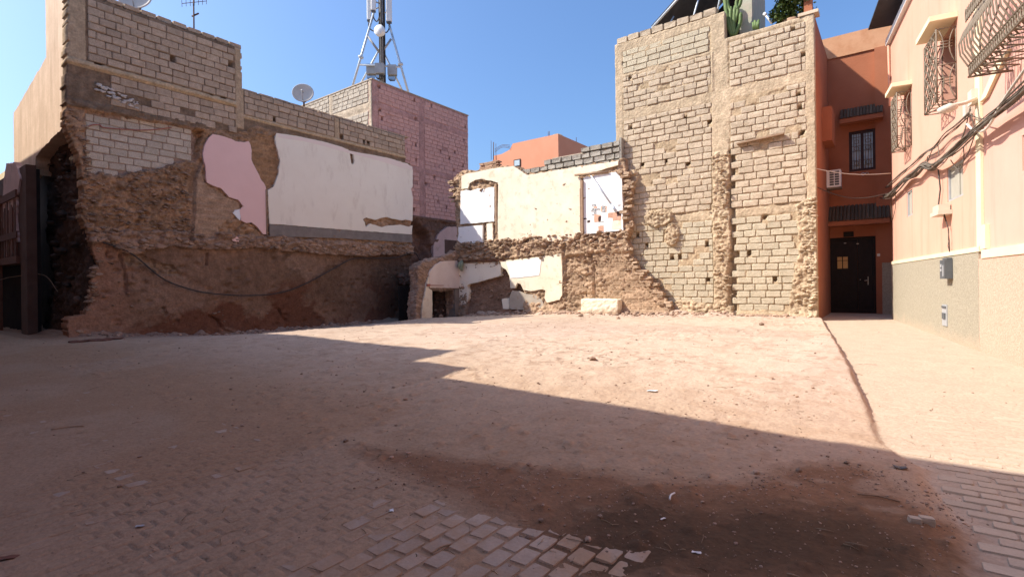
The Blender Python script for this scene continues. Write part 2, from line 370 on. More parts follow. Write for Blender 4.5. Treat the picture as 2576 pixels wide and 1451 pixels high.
# a masonry unit: unit box facing -Y (y from 0 back to -1 front), worn corners
def unit_meshes(n, chip, seed, name, bulge=.0):
    rs = random.Random(seed); out = []
    for _ in range(n):
        v = []; f = []
        def ring(ins_x, ins_z, y, j):
            k = len(v); c = .10
            for (x, z) in ((0, c), (c * .5, 0), (1 - c * .5, 0), (1, c), (1, 1 - c), (1 - c * .5, 1), (c * .5, 1), (0, 1 - c)):
                xx = ins_x + x * (1 - 2 * ins_x) + rs.uniform(-j, j) * .5; zz = ins_z + z * (1 - 2 * ins_z) + rs.uniform(-j, j)
                v.append((xx - .5, y + rs.uniform(-j, j) * .8, zz - .5))
            return k
        a = ring(0, 0, 0, 0.0); b = ring(0, 0, -.62, chip * .6); c = ring(.03 + chip * .3, .06 + chip * .4, -1, chip)
        for p, q in ((a, b), (b, c)):
            for i in range(8): f.append((p + i, p + (i + 1) % 8, q + (i + 1) % 8, q + i))
        m_ = len(v); v.append((rs.uniform(-.2, .2), -1 - bulge + rs.uniform(-chip, chip) * 2, rs.uniform(-.2, .2)))
        for i in range(8): f.append((c + i, c + (i + 1) % 8, m_))
        me = bpy.data.meshes.new(name); me.from_pydata(v, [], f); me.update(); out.append(me)
    return out
def courses(u0, u1, v0, v1, bl, bh, jt, rs, skip=None, vary=.17, off=0.):
    out = []; v = v0; row = 0
    while v + bh * .6 < v1:
        hh = min(bh, v1 - v); u = u0 - (bl * .5 if row % 2 else 0) - rs.uniform(0, .12) * bl - off
        while u < u1:
            L_ = bl * (1 + rs.uniform(-vary, vary)); a = max(u, u0); b = min(u + L_, u1)
            if b - a > .09 and not (skip and skip((a + b) / 2, v + hh / 2)):
                out.append(((a + b) / 2, v + hh / 2, b - a - jt, hh - jt))
            u += L_
        v += bh; row += 1
    return out
def lay(name, mname, lst, place_pt, rotz, meshes, m, m_mass, parent, depth=(.02, .035), rs=None, limit=300, sink=.02, gname='block_mass'):
    rs = rs or random.Random(3)
    items = []
    for (u, v, w, h) in lst:
        p = place_pt(u, v); items.append((np.linalg.norm(p - CPOS), p, w, h))
    items.sort(key=lambda q: q[0])
    cache = [x.copy() for x in meshes]
    for x in cache:
        x.materials.clear(); x.materials.append(m); x.name = mname
    out = []; mass = MB()
    for i, (d_, p, w, h) in enumerate(items):
        d = rs.uniform(*depth) + sink; tilt = rs.uniform(-.022, .022); h *= rs.uniform(.92, 1.03); p = p + np.array([0, 0, rs.uniform(-.007, .007)])
        if i < limit:
            o = bpy.data.objects.new(name, rs.choice(cache)); o.location = p
            o.rotation_euler = (0, tilt, rotz); o.scale = (w, d, h)
            link(o, parent); out.append(o)
        else:
            me = rs.choice(meshes); c, s_ = math.cos(rotz), math.sin(rotz); vs = []
            for q in me.vertices:
                x, y, z = q.co.x * w, q.co.y * d, q.co.z * h
                vs.append((p[0] + c * x - s_ * y, p[1] + s_ * x + c * y, p[2] + z))
            mass.add(vs, [tuple(q.vertices) for q in me.polygons])
    if mass.v:
        o = mass.build(gname, m_mass or m, parent); o['kind'] = 'stuff'
    return out
def split_holes(lst, holes, w=.13):
    out = []
    for (u, v, a, h) in lst:
        hit_ = [q for q in holes if abs(q[0] - u) < a / 2 and abs(q[1] - v) < h / 2 + .01]
        if not hit_: out.append((u, v, a, h)); continue
        x = hit_[0][0]
        for p, q in ((u - a / 2, x - w / 2), (x + w / 2, u + a / 2)):
            if q - p > .05: out.append(((p + q) / 2, v, q - p, h))
    return out
UB = unit_meshes(12, .055, 5, 'block_shape')
UR = unit_meshes(10, .085, 6, 'rough_block_shape', .12)
UP = unit_meshes(8, .03, 8, 'paver_shape', .0)

def embed(name, n, pick, place, parent, rmin, rmax, m, seed, sq=.6, out=.35):
    # stones sitting half out of a wall
    rs = random.Random(seed); mb = MB()
    for _ in range(n):
        q = pick(rs)
        if q is None: continue
        r = rmin + (rmax - rmin) * rs.random() ** 2.2; vs, fs = rock(rs, r, sq); a = rs.uniform(-.5, .5); c, s = math.cos(a), math.sin(a)
        pts = [place(np.array(q[0] + (v[0] * c - v[2] * s) * 1.25), np.array(q[1] + v[0] * s + v[2] * c), np.array(q[2] + r * out + v[1])) for v in vs]
        mb.add([tuple(map(float, p)) for p in pts], fs)
    o = mb.build(name, m, parent); o['kind'] = 'stuff'; return o
def rock(rs, r, sq=.7):
    bm = bmesh.new(); bmesh.ops.create_icosphere(bm, subdivisions=1, radius=r)
    for v in bm.verts: v.co = Vector((v.co.x * rs.uniform(.7, 1.25), v.co.y * rs.uniform(.7, 1.25), v.co.z * sq * rs.uniform(.7, 1.2)))
    vs = [tuple(v.co) for v in bm.verts]; fs = [tuple(v.index for v in f.verts) for f in bm.faces]; bm.free(); return vs, fs
def smooth_path(pts, k=6):
    P = [np.array(p, float) for p in pts]; P = [2 * P[0] - P[1]] + P + [2 * P[-1] - P[-2]]; out = []
    for i in range(1, len(P) - 2):
        for j in range(k):
            t = j / k; a, b, c, d = P[i - 1], P[i], P[i + 1], P[i + 2]
            out.append(.5 * (2 * b + (c - a) * t + (2 * a - 5 * b + 4 * c - d) * t * t + (3 * b - a - 3 * c + d) * t ** 3))
    out.append(P[-2]); return out
# ------------------------------------------------------------------ ground
CTRL = np.array([(-1.9, 17.3, .37), (-4.4, 17.3, .33), (-7.5, 17.3, .25), (-9.3, 17, .28), (-12, 17, .17), (-15.3, 17.0, .02), (-15.9, 14.6, .04),
  (-12, 15, .25), (-12.3, 10, .3), (-12.3, 6, .27), (-14, 12, .12), (-14.5, 8, .1), (-18.9, 4.4, .06), (-18.8, 8, -.22), (-18.8, 12, -.22), (-18.8, 16.5, -.2), (-17, 14, -.12), (-16, 6, .08),
  (-9, 14, .3), (-9, 9, .3), (-6, 7, .28), (-6, 12, .31), (-2.5, 12, .36), (-2.2, 8, .26), (-5.6, 5.1, .19), (-2.3, 5.1, .13), (-.6, 5, .07), (-9, 5, .17), (-13, 3.6, .1),
  (-1, 3.6, .05), (-.4, 2.4, .02), (-.6, 1, .01), (-3, 2.6, .03), (-6, 2.6, .04), (-10, 2.6, .05), (-3, 1, 0), (-6, 1, .0), (-10, 1, .02), (-16, 2, .04), (-20, 2, .04), (-25, 2.5, .05), (2, 2, 0), (0, 0, 0), (-3, -2, 0), (-10, -2, 0), (5, -2, 0), (-22, -2, 0)])
def _tps(A):
    P = A[:, :2]; n = len(P); d = np.hypot(P[:, None, 0] - P[None, :, 0], P[:, None, 1] - P[None, :, 1])
    K = np.where(d > 0, d * d * np.log(d + 1e-12), 0) + np.eye(n) * .3
    Q = np.concatenate([np.ones((n, 1)), P], 1)
    S = np.block([[K, Q], [Q.T, np.zeros((3, 3))]])
    return np.linalg.solve(S, np.concatenate([A[:, 2], np.zeros(3)]))
WT = _tps(CTRL)
def tps(X, Y):
    X = np.clip(X, -26, 5); Y = np.clip(Y, -2, 17.6); r = WT[-3] + WT[-2] * X + WT[-1] * Y
    for i in range(len(CTRL)):
        d = np.hypot(X - CTRL[i, 0], Y - CTRL[i, 1]); r = r + WT[i] * d * d * np.log(d + 1e-12)
    return r
def ledge_x(Y):
    return np.interp(Y, [0, 4.9, 5.3, 8.2, 12.5, 17.4, 17.7, 30], [.25, .12, -.1, -.47, -1.05, -1.72, -1.88, -1.9]) + .022 * fbm(Y * 1.1, Y * 0, 3, 5) + .014 * fbm(Y * 6, Y * 0, 2, 9)
def alley_z(Y): return np.interp(Y, [-2, 3, 5, 8.2, 10, 19, 30], [0, .0, .035, .15, .2, .26, .28])
def pave_l(X, Y):   # street paving left of the dirt
    e = 2.52 + .12 * fbm(X * 1.3, Y * 0 + 1, 3, 21); r = -1.12 - .33 * (2.5 - Y) + .12 * fbm(Y * 1.5, Y * 0 + 5, 3, 23)
    return sstep(.14, -.14, Y - e) * sstep(.12, -.14, X - r)
def pave_r(X, Y):
    r = np.where(Y > 4.9, ledge_x(Y), .2 + .1 * fbm(Y * 1.7, Y * 0, 3, 25))
    return sstep(-.03, .05, X - r) * sstep(1.8, 2.2, Y)
def base_z(X, Y):
    z = tps(X, Y); a = alley_z(Y); t = sstep(-.035, .035, X - ledge_x(Y)) * sstep(1.5, 2.5, Y)
    up = .09 * sstep(5.0, 7.5, Y) * sstep(-2.2, -.1, X - ledge_x(Y))
    zl = z * (1 - sstep(-2.2, -.2, X - ledge_x(Y)) * sstep(4.5, 6, Y)) + (a + .02) * sstep(-2.2, -.2, X - ledge_x(Y)) * sstep(4.5, 6, Y) + up
    return zl * (1 - t) + a * t
def ground_z(X, Y, fine=True):
    X = np.asarray(X, float); Y = np.asarray(Y, float)
    z = base_z(X, Y); L_ = pave_l(X, Y); R_ = pave_r(X, Y); p = np.maximum(L_, R_)
    rough = .016 * fbm(X * .9, Y * .9, 3, 1) + .013 * fbm(X * 3.1, Y * 3.1, 3, 2) + .009 * fbm(X * 9, Y * 9, 3, 3) + .008 * np.clip(fbm(X * 5 + 3 * fbm(X, Y, 2, 6), Y * 5, 3, 16), 0, 1)
    f1, f2, c = worley(X * 7, Y * 7, 4); clod = np.where(c > .72, np.clip(.45 - f1, 0, 1) * .06, 0) * np.maximum(sstep(.35, .6, vn(X * .8, Y * .8, 66)), sstep(-3, -1.5, X) * sstep(4.6, 3.6, Y))
    tracks = .006 * np.sin((X * .8 + Y * .35 + .5 * fbm(X * .4, Y * .4, 2, 8)) * 9) * sstep(.45, .7, vn(X * .35, Y * .35, 18))
    dirt = rough + clod + tracks + .012 + .012 * np.clip(fbm(X * 7, Y * 7, 4, 19), -.2, 1) * sstep(-2.2, -1.2, X) * sstep(4.6, 3.9, Y) + .004 * fbm(X * 26, Y * 26, 2, 14) * sstep(9, 5, Y)
    expo = .007 + .006 * sstep(-2.2, -3.2, X) + .016 * fbm(X * .8, Y * .8, 3, 31) + .006 * fbm(X * 5, Y * 5, 2, 32)
    expo = expo - .0095 * np.exp(-((X + 1.55) ** 2 / .35 + (Y - 2.1) ** 2 / .2)) + .004
    ci = np.floor((X + 9.059) / .118); gx = np.abs((X + 9.059) / .118 - ci - .5) * .118; yy = Y - .411 - np.where(ci % 2 == 1, .089, 0); gy = np.abs(yy / .178 - np.floor(yy / .178) - .5) * .178
    gr = np.maximum(sstep(.047, .058, gx), sstep(.077, .088, gy)); tilt = .004 * (_h(ci, np.floor(yy / .178), 3) - .5)
    fl_ = sstep(-2.15, -2.75, X + .25 * fbm(X * 2, Y * 2, 2, 37)); expo = expo * (1 - fl_) + (.0135 + .004 * fbm(X * 2, Y * 2, 3, 36)) * fl_
    expo = expo * .55 + (tilt - (.006 + .008 * sstep(-2.2, -2.9, X)) * gr) * sstep(.2, .5, vn(X * 1.1, Y * 1.1, 34) + .15) * sstep(-6.0, -3.9, X)
    onl = expo; onr = -.008 + .005 * fbm(X * 1.2, Y * 1.2, 3, 33) + .0115 * sstep(4.4, 5.4, Y) + .006 * sstep(5.5, 8.5, Y)
    z = z + dirt * (1 - p) + np.where(L_ >= R_, onl, onr) * p
    # rubble skirts at the feet of the walls
    sk = np.exp(-np.clip(17.3 - Y, 0, 9) / .3) * sstep(-16, -15, X) * sstep(-4.0, -4.8, X) * .21 + np.exp(-np.clip(17.6 - Y, 0, 9) / .16) * sstep(-5, -4, X) * sstep(-1.95, -2.3, X) * .06
    sk = sk + np.exp(-np.clip(X + 18.85, 0, 9) / .3) * sstep(3.9, 4.6, Y) * .2
    return z + sk * np.clip(.7 + fbm(X * 3, Y * 3, 4, 41), 0, 2)
def gpt(ox, oy):   # where a sight line meets the ground
    z = .1
    for _ in range(6):
        p = hit(ox, oy, (0, 0, z), (0, 0, 1)); z = float(ground_z(np.array([p[0]]), np.array([p[1]]))[0])
    return (p[0], p[1], z)
def lines(segs):
    out = []
    for a, b, s in segs: out += list(np.arange(a, b, s))
    return np.array(out)
GX = lines([(-70, -30, 4), (-30, -20, .35), (-20, -8, .075), (-8, -5.2, .04), (-5.2, -.9, .013), (-.9, 1.4, .024), (1.4, 4, .08), (4, 12, .6), (12, 60, 5)])
GY = lines([(-40, -4, 3), (-4, .6, .3), (.6, .9, .06), (.9, 2.8, .013), (2.8, 5.6, .024), (5.6, 9, .04), (9, 18, .06), (18, 24, .2), (24, 90, 6)])
X_, Y_ = np.meshgrid(GX, GY, indexing='ij'); Z_ = ground_z(X_, Y_)
DUST = np.array([.495, .38, .288]); DUSTP = np.array([.50, .378, .296]); RED = np.array([.35, .20, .125]); MOIST = np.array([.11, .066, .04]); ALLEY = np.array([.46, .355, .268]); GREYD = np.array([.40, .305, .235])
moist_poly = [hit(x, y, (0, 0, .05), (0, 0, 1))[:2] for x, y in [(930, 1120), (1080, 1135), (1300, 1180), (1560, 1205), (1850, 1215), (2000, 1185), (2130, 1170), (2260, 1195), (2330, 1240), (2420, 1310), (2405, 1400), (2470, 1475), (1530, 1475), (1350, 1370), (1230, 1285), (1100, 1230)]]
core_poly = [hit(x, y, (0, 0, .05), (0, 0, 1))[:2] for x, y in [(1350, 1285), (1500, 1265), (1800, 1270), (2050, 1275), (2250, 1300), (2380, 1390), (2420, 1475), (1560, 1475), (1400, 1370)]]
def softpoly(poly, X, Y, w, s):
    a = 0
    for k in range(6):
        th = k * math.pi / 3; a = a + pip(poly, X + w * math.cos(th), Y + w * math.sin(th), .3, s, 2.2)
    return (a / 6)[..., None]
def ground_col(X, Y):
    c = np.broadcast_to(DUST, X.shape + (3,)).copy()
    t = sstep(.35, .7, vn(X * .28, Y * .28, 51))[..., None]; c = c * (1 - t) + DUSTP * t
    g = (sstep(.50, .68, vn(X * .5 + 3, Y * .5, 52)) * .5)[..., None]; c = c * (1 - g) + GREYD * g
    fl = (sstep(.60, .72, vn(X * 4.3, Y * 4.3, 57)) * .28)[..., None]; c = c * (1 - fl) + np.array([.33, .22, .15]) * fl
    sp = (sstep(.62, .75, vn(X * 13, Y * 13, 58)) * sstep(.4, .65, vn(X * .9, Y * .9, 59)) * .5)[..., None]; c = c * (1 - sp) + np.array([.30, .20, .14]) * sp
    r = (sstep(.47, .66, vn(X * .62 + 7, Y * .62 + 3, 53)) * sstep(4.6, 3.0, Y) * .8)[..., None]; c = c * (1 - r) + RED * r
    near = (sstep(8.0, 2.5, Y) * .78)[..., None]; c = c * (1 - near) + np.array([.345, .218, .128]) * near  # foreground shade put into the colour: nearer ground painted browner and darker
    R_ = pave_r(X, Y)[..., None]; c = c * (1 - R_) + ALLEY * R_
    m = softpoly(moist_poly, X, Y, .09, 61) * (.5 + .5 * sstep(.25, .55, vn(X * 7, Y * 7, 63) + .3 * sstep(4.3, 3.6, Y)))[..., None]; c = c * (1 - m * .9) + np.array([.225, .118, .066]) * m * .9
    m = softpoly(core_poly, X, Y, .16, 62); c = c * (1 - m) + MOIST * m
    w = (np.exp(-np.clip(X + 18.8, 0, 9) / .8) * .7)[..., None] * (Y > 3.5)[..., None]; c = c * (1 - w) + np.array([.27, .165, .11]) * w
    return c
nx, ny = X_.shape; gi = np.arange(nx * ny).reshape(nx, ny)
gq = np.stack([gi[:-1, :-1], gi[1:, :-1], gi[1:, 1:], gi[:-1, 1:]], -1).reshape(-1, 4)
go = np_mesh('ground', np.stack([X_, Y_, Z_], -1).reshape(-1, 3), gq, m_ground, None, ground_col(X_, Y_).reshape(-1, 3))
tag(go, kind='structure')

# pavers of the street and of the alley
rs = random.Random(11)
def lay_pavers(name, cells, m, mm, rnd):
    root = bpy.data.objects.new(name, None); COL.objects.link(root); root['kind'] = 'structure'
    xs = np.array([c[0] for c in cells]); ys = np.array([c[1] for c in cells]); zb = base_z(xs, ys)
    order = sorted(range(len(cells)), key=lambda i: xs[i] ** 2 + ys[i] ** 2)
    cache = [x.copy() for x in UP]
    for x in cache: x.materials.clear(); x.materials.append(m); x.name = 'paver'
    mass = MB()
    for n_, i in enumerate(order):
        x, y, w, h = cells[i]; zt = zb[i] + rnd.uniform(-.003, .004) + .002
        if n_ < 300:
            o = bpy.data.objects.new('paver', rnd.choice(cache)); o.location = (x, y, zt - .06)
            o.rotation_euler = (-math.pi / 2 + rnd.uniform(-.02, .02), rnd.uniform(-.02, .02), rnd.uniform(-.025, .025)); o.scale = (w, .06, h); link(o, root)
        else:
            me = rnd.choice(UP)
            mass.add([(x + q.co.x * w, y - q.co.z * h, zt - .06 - q.co.y * .06) for q in me.vertices], [tuple(q.vertices) for q in me.polygons])
    if mass.v:
        o = mass.build('paver_mass', mm, root); o['kind'] = 'stuff'
cells = []
for i, x in enumerate(np.arange(-9.0, -.3, .118)):
    for y in np.arange(.5, 2.75, .178):
        yy = y + (.089 if i % 2 else 0) + rs.uniform(-.004, .004)
        e = 2.62 + .08 * float(fbm(np.array(x * 1.3), np.array(1.), 3, 21)); r_ = -1.02 - .33 * (2.5 - yy) + .12 * float(fbm(np.array(yy * 1.5), np.array(5.), 3, 23))
        if yy < e and x < r_ - .02 and x / max(yy, .1) > -6.9: cells.append((x, yy, .107, .165))
lay_pavers('street_pavement', cells, m_paver, m_pavers, random.Random(4))
cells = []
for j, y in enumerate(np.arange(2.3, 9.6, .118)):
    for x in np.arange(-1.2, 2.6, .205):
        xx = x + (.1 if j % 2 else 0) + rs.uniform(-.006, .006)
        lx = float(ledge_x(np.array(y))) if y > 4.9 else .2 + .1 * float(fbm(np.array(y * 1.7), np.array(0.), 3, 25))
        if xx > lx + .1 and xx < -.03 + .162 * (19.05 - y) - .1: cells.append((xx, y, .197, .109))
lay_pavers('alley_pavement', cells, m_paver2, m_paver2s, random.Random(5))

# ------------------------------------------------------------------ half demolished building on the left
BL_ = empty('demolished_building', (XL, 4.4, 0), 'half demolished block and mud building with a big white plaster panel and pink patch', 'building')
def pxl(lst, f): return [f(*q) for q in lst]
def z3l(lst): return [pl(*z3(q)) for q in lst]
def z8l(lst): return [pl(*z8(q)) for q in lst]
outL = [(4.2, -.8), (17.25, -.8), (17.32, 1.2), (17.1, 2.6), (17.25, 3.0), (17.2, 7.35), (16.88, 7.42), (16.88, 8.62), (9.13, 8.62), (9.13, 10.08), (4.3, 10.08)] + pxl([(163, 310), (178, 345), (195, 380), (205, 430), (208, 480), (203, 540), (222, 590), (235, 640), (248, 660), (232, 700), (225, 760), (212, 790), (168, 800), (165, 850)], pl)
outL[-1] = (4.15, -.1)
infill = pxl([(213, 282), (350, 297), (490, 322), (499, 345), (497, 405), (430, 412), (400, 428), (330, 432), (300, 440), (214, 432)], pl)
jamb = pxl([(486, 316), (512, 322), (508, 345), (500, 370), (504, 408), (488, 404)], pl)
brickA = pxl([(500, 420), (520, 470), (600, 510), (600, 540), (560, 560), (540, 600), (480, 600), (485, 500)], pl)
brickB = z3l([(1850, 380), (1880, 330), (2070, 320), (2100, 420), (2140, 560), (2110, 730), (2020, 850), (1960, 760), (1880, 600)])
brickC = z3l([(1320, 250), (1480, 290), (1430, 350), (1390, 460), (1330, 440), (1340, 330)])
lowtop = pxl([(223, 618), (263, 611), (300, 631), (340, 640), (370, 628), (433, 621), (520, 628), (643, 624), (804, 638), (884, 645), (1044, 640)], pl)
lt_u = np.array([p[0] for p in lowtop]); lt_v = np.array([p[1] for p in lowtop])
groove = pxl([(500, 404), (484, 450), (483, 520), (476, 600)], pl)
hole1 = pxl([(332, 628), (350, 640), (395, 662), (430, 668), (455, 690), (430, 694), (390, 682), (352, 668), (318, 668), (312, 660)], pl)
cracks = [pxl(q, pl) for q in ([(520, 640), (518, 665)], [(300, 642), (315, 690), (318, 740)], [(525, 793), (545, 805), (560, 830), (580, 838)], [(268, 634), (266, 648), (278, 648)], [(412, 775), (418, 790)], [(700, 780), (716, 805)])]
def dpoly(pl_, U, V):
    d = np.full(np.shape(U), 9.)
    for a, b in zip(pl_[:-1], pl_[1:]):
        a = np.array(a); b = np.array(b); e = b - a; t = np.clip(((U - a[0]) * e[0] + (V - a[1]) * e[1]) / (e @ e), 0, 1)
        d = np.minimum(d, np.hypot(U - a[0] - t * e[0], V - a[1] - t * e[1]))
    return d
def rubble(U, V, sx, sz, s):
    f1, f2, c = worley(U / sx + .6 * fbm(U * 2, V * 2, 2, s + 40), V / sz + .6 * fbm(U * 2, V * 2, 2, s + 41), s)
    tl = .35 * fbm(U / sx * 1.7 + 9 * c, V / sz * 1.7, 2, s + 43)
    return np.clip((f2 - f1) * 4.5, 0, 1) * (.15 + .85 * c + tl) * (.75 + .25 * np.clip(1 - f1, 0, 1)), c
def bricks_h(U, V, bh, bl, s):
    r = np.floor(V / bh); fu = (U / bl + .5 * (r % 2) + .3 * _h(r, r * 0, s)); b = np.floor(fu)
    jv = np.abs(V / bh - r - .5) * 2; ju = np.abs(fu - b - .5) * 2
    return np.where((jv > .72) | (ju > .9), 0., 1.) * (.5 + .5 * _h(b, r, s + 2)), _h(b, r, s + 4)
pink = z3l([(1480, 315), (1560, 330), (1640, 350), (1700, 385), (1790, 395), (1830, 380), (1850, 420), (1862, 480), (1860, 560), (1885, 620), (1920, 690), (1960, 770), (2002, 830), (2008, 1302), (1975, 1302), (1900, 1210), (1860, 1180), (1810, 1190), (1755, 1165), (1745, 1060), (1775, 1020), (1730, 960), (1640, 935), (1610, 900), (1560, 850), (1480, 820), (1420, 790), (1410, 720), (1405, 640), (1385, 560), (1380, 500), (1400, 430), (1430, 360)])
white = z8l([(85, 487), (300, 520), (480, 560), (620, 600), (680, 625), (690, 640), (695, 690), (705, 740), (722, 745), (730, 720), (718, 660), (715, 640), (860, 665), (1000, 690), (1170, 740), (1210, 765), (1215, 800), (1212, 930), (1200, 950), (1215, 1020), (1212, 1215), (1150, 1200), (1130, 1210), (1040, 1195), (1000, 1180), (950, 1190), (905, 1205), (830, 1185), (800, 1200), (815, 1225), (825, 1265), (860, 1235), (960, 1265), (1020, 1250), (1110, 1245), (1190, 1262), (1211, 1248), (1208, 1325), (700, 1290), (25, 1236), (10, 960), (60, 930), (100, 830), (105, 770), (115, 710), (95, 640), (70, 540)])
def zonesL(U, V):
    w = fbm(U * 3.2, V * 3.2, 3, 90)
    Z = {}
    lo = np.interp(U, lt_u, lt_v) + .07 * w
    Z['low'] = V < lo
    Z['deb'] = (~Z['low']) & (V < 3.36 + .12 * w - .25 * sstep(7, 4.5, U))
    bot = np.interp(U, [4.2, 4.6, 7.6, 9.2, 9.6, 17.3], [6.75, 6.75, 6.85, 7.1, 7.42, 7.42])
    Z['blk'] = V > bot + .05 * w
    Z['inf'] = pip(infill, U, V, .09, 5)
    Z['jamb'] = pip(jamb, U, V, .06, 6)
    Z['bA'] = pip(brickA, U, V, .08, 7); Z['bB'] = pip(brickB, U, V, .05, 8) | pip(brickC, U, V, .05, 9)
    Z['gr'] = (dpoly(groove, U, V) < .1 + .04 * w)
    Z['h1'] = pip(hole1, U, V, .08, 10)
    return Z
HOL_L = [pl(*q) for q in [(533, 243), (562, 248), (248, 160), (578, 162), (915, 353), (927, 357), (200, 50), (432, 147), (690, 300), (860, 345)]]
def hL(U, V):
    Z = zonesL(U, V); n1 = fbm(U * 1.1, V * 1.1, 4, 101); n2 = fbm(U * 6, V * 6, 3, 102); fine = fbm(U * 14, V * 14, 2, 103)
    rb, c = rubble(U, V, .27, .15, 110); rb2, c2 = rubble(U, V, .12, .075, 111)
    h = .05 * n1 + .085 * rb * sstep(.25, .5, vn(U * .9, V * .9, 112)) + .05 * rb2 + .04 * n2 - .05
    lay_ = .007 * np.sin(V * 30 + 5 * n1 + 5 * n2); h = h + lay_
    w1, _, wc = worley(U / .2, V / .11, 131); h = h - np.where(wc > .78, np.clip(.5 - w1, 0, 1) * .22, 0) + .025 * fbm(U * 18, V * 18, 2, 133)
    deb = .10 + .13 * rb + .06 * n1 + .05 * n2; h = np.where(Z['deb'], deb, h)
    w1, _, wc = worley(U / .35, V / .22, 134); low = .03 + .04 * fbm(U * .6, V * .6, 3, 104) + .02 * n2 + .012 * fine - np.where((wc > .86), np.clip(.42 - w1, 0, 1) * .2, 0) + np.where((wc < .1) & (vn(U * .8, V * .8, 135) > .5), np.clip(.36 - w1, 0, 1) * .22, 0)
    patch = sstep(.12, .3, fbm(U * .7 + 9, V * .8, 4, 105)); low = low - .03 * patch + .012 * patch * n2
    for cr in cracks: low = low - .12 * sstep(.05, .015, dpoly(cr, U, V) + .02 * n2)
    low = np.where(Z['h1'], -.09 + .14 * rb, low) + .22 * np.exp(-np.clip(V + .15, 0, 9) / .22) * (1 + n1)
    h = np.where(Z['low'], low, h)
    b, cb = bricks_h(U, V, .062, .27, 120); h = np.where(Z['bA'], .005 + .03 * b + .02 * n1, h)
    b, cb = bricks_h(U, V, .085, .34, 122); h = np.where(Z['bB'], -.03 + .03 * b + .03 * n1 + .02 * n2, h)
    h = np.where(Z['blk'], -.008 + .012 * n2 + .012 * n1 + .012 * fine, h)
    for hu, hv in HOL_L: h = np.where(np.hypot(U - hu, V - hv) < .085, -.16, h)
    h = np.where(Z['inf'], -.13 + .008 * n2, h); h = np.where(Z['jamb'], -.26 + .02 * n2, h)
    h = np.where(Z['gr'] & ~Z['inf'], -.12 + .03 * n2, h)
    led = (np.abs(V - 8.03 - .02 * n1) < .075) & (U < 9.05); h = np.where(led, .085 + .03 * n2, h)
    led = (np.abs(V - 7.66 - .01 * n1) < .05) & (U > 9.2); h = np.where(led, .05 + .02 * n2, h)
    lint = (np.abs(V - np.interp(U, [4.6, 7.6], [6.82, 6.95]) - .04 * n1) < .11) & (U < 7.9); h = np.where(lint, .06 + .05 * n2 - .05 * rb2, h)
    und = (V < 7.42) & (V > 7.25) & (U > 9.5); h = np.where(und, .015 + .05 * n2, h)
    st = ((U < 4.68) & (V > 8.1)) | ((U > 8.93) & (U < 9.2) & (V > 7.2)) | ((np.abs(U - 13.1) < .12) & (V > 7.7)); h = np.where(st, .022 + .006 * n2, h)
    h = np.where(pip(pink, U, V) | pip(white, U, V), np.minimum(h, .055), h)
    return h
def cL(U, V, H):
    Z = zonesL(U, V); n1 = fbm(U * 1.1, V * 1.1, 4, 201)[..., None]; n2 = fbm(U * 5, V * 5, 3, 202)[..., None]
    _, c = rubble(U, V, .30, .12, 110)
    o = np.array([.30, .195, .125]) * (1 + .35 * n1 + .25 * n2) * (.8 + .4 * c[..., None])
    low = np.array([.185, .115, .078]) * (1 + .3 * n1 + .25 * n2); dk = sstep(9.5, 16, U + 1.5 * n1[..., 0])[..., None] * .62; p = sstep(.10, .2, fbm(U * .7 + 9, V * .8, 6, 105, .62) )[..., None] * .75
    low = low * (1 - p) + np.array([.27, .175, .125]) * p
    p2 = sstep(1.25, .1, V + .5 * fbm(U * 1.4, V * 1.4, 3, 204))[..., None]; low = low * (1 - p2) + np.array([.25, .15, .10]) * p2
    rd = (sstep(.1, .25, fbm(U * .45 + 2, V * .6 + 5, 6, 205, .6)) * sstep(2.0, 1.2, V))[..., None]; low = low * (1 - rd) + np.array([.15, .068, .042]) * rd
    low = low * (1 - dk) + np.array([.075, .045, .033]) * dk  # right end darkened in colour: occlusion shade plus some stain
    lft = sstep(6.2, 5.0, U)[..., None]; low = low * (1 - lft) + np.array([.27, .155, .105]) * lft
    low = np.where(Z['h1'][..., None], np.array([.25, .17, .115]), low)
    o = np.where(Z['low'][..., None], low, o)
    o = np.where(Z['deb'][..., None], np.array([.29, .195, .14]) * (.75 + .5 * c[..., None]), o)
    _, cb = bricks_h(U, V, .062, .27, 120); o = np.where(Z['bA'][..., None], np.array([.35, .24, .165]) * (.85 + .3 * cb[..., None]), o)
    _, cb = bricks_h(U, V, .085, .34, 122); o = np.where(Z['bB'][..., None], np.array([.29, .175, .10]) * (.8 + .4 * cb[..., None]), o)
    o = np.where(Z['blk'][..., None], np.array([.19, .135, .095]) * (1 + .3 * n2), o)
    o = np.where(Z['inf'][..., None], np.array([.30, .21, .16]), o)
    led = ((np.abs(V - 8.03) < .1) & (U < 9.05)) | ((np.abs(V - 7.66) < .07) & (U > 9.2)); o = np.where(led[..., None], np.array([.46, .35, .235]), o)
    st = ((U < 4.68) & (V > 8.1)) | ((U > 8.93) & (U < 9.2) & (V > 7.2)) | ((np.abs(U - 13.1) < .12) & (V > 7.7)); o = np.where(st[..., None], np.array([.40, .30, .205]), o)
    return np.clip(o * np.array([1.2, 1.17, 1.1]), .01, .9)
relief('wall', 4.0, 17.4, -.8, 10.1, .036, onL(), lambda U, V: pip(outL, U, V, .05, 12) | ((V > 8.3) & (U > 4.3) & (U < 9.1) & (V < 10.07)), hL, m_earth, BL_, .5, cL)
rs = random.Random(21); pL = lambda u, v: np.array([XL - .02, u, v]); R90 = math.pi / 2
lst = courses(4.72, 8.92, 8.16, 10.06, .43, .228, .018, rs)
lst += courses(9.22, 12.96, 7.73, 8.6, .43, .225, .02, rs) + courses(13.24, 16.86, 7.73, 8.6, .43, .225, .02, rs)
deb_patch = pxl([(232, 212), (262, 218), (345, 250), (330, 270), (240, 240)], pl)
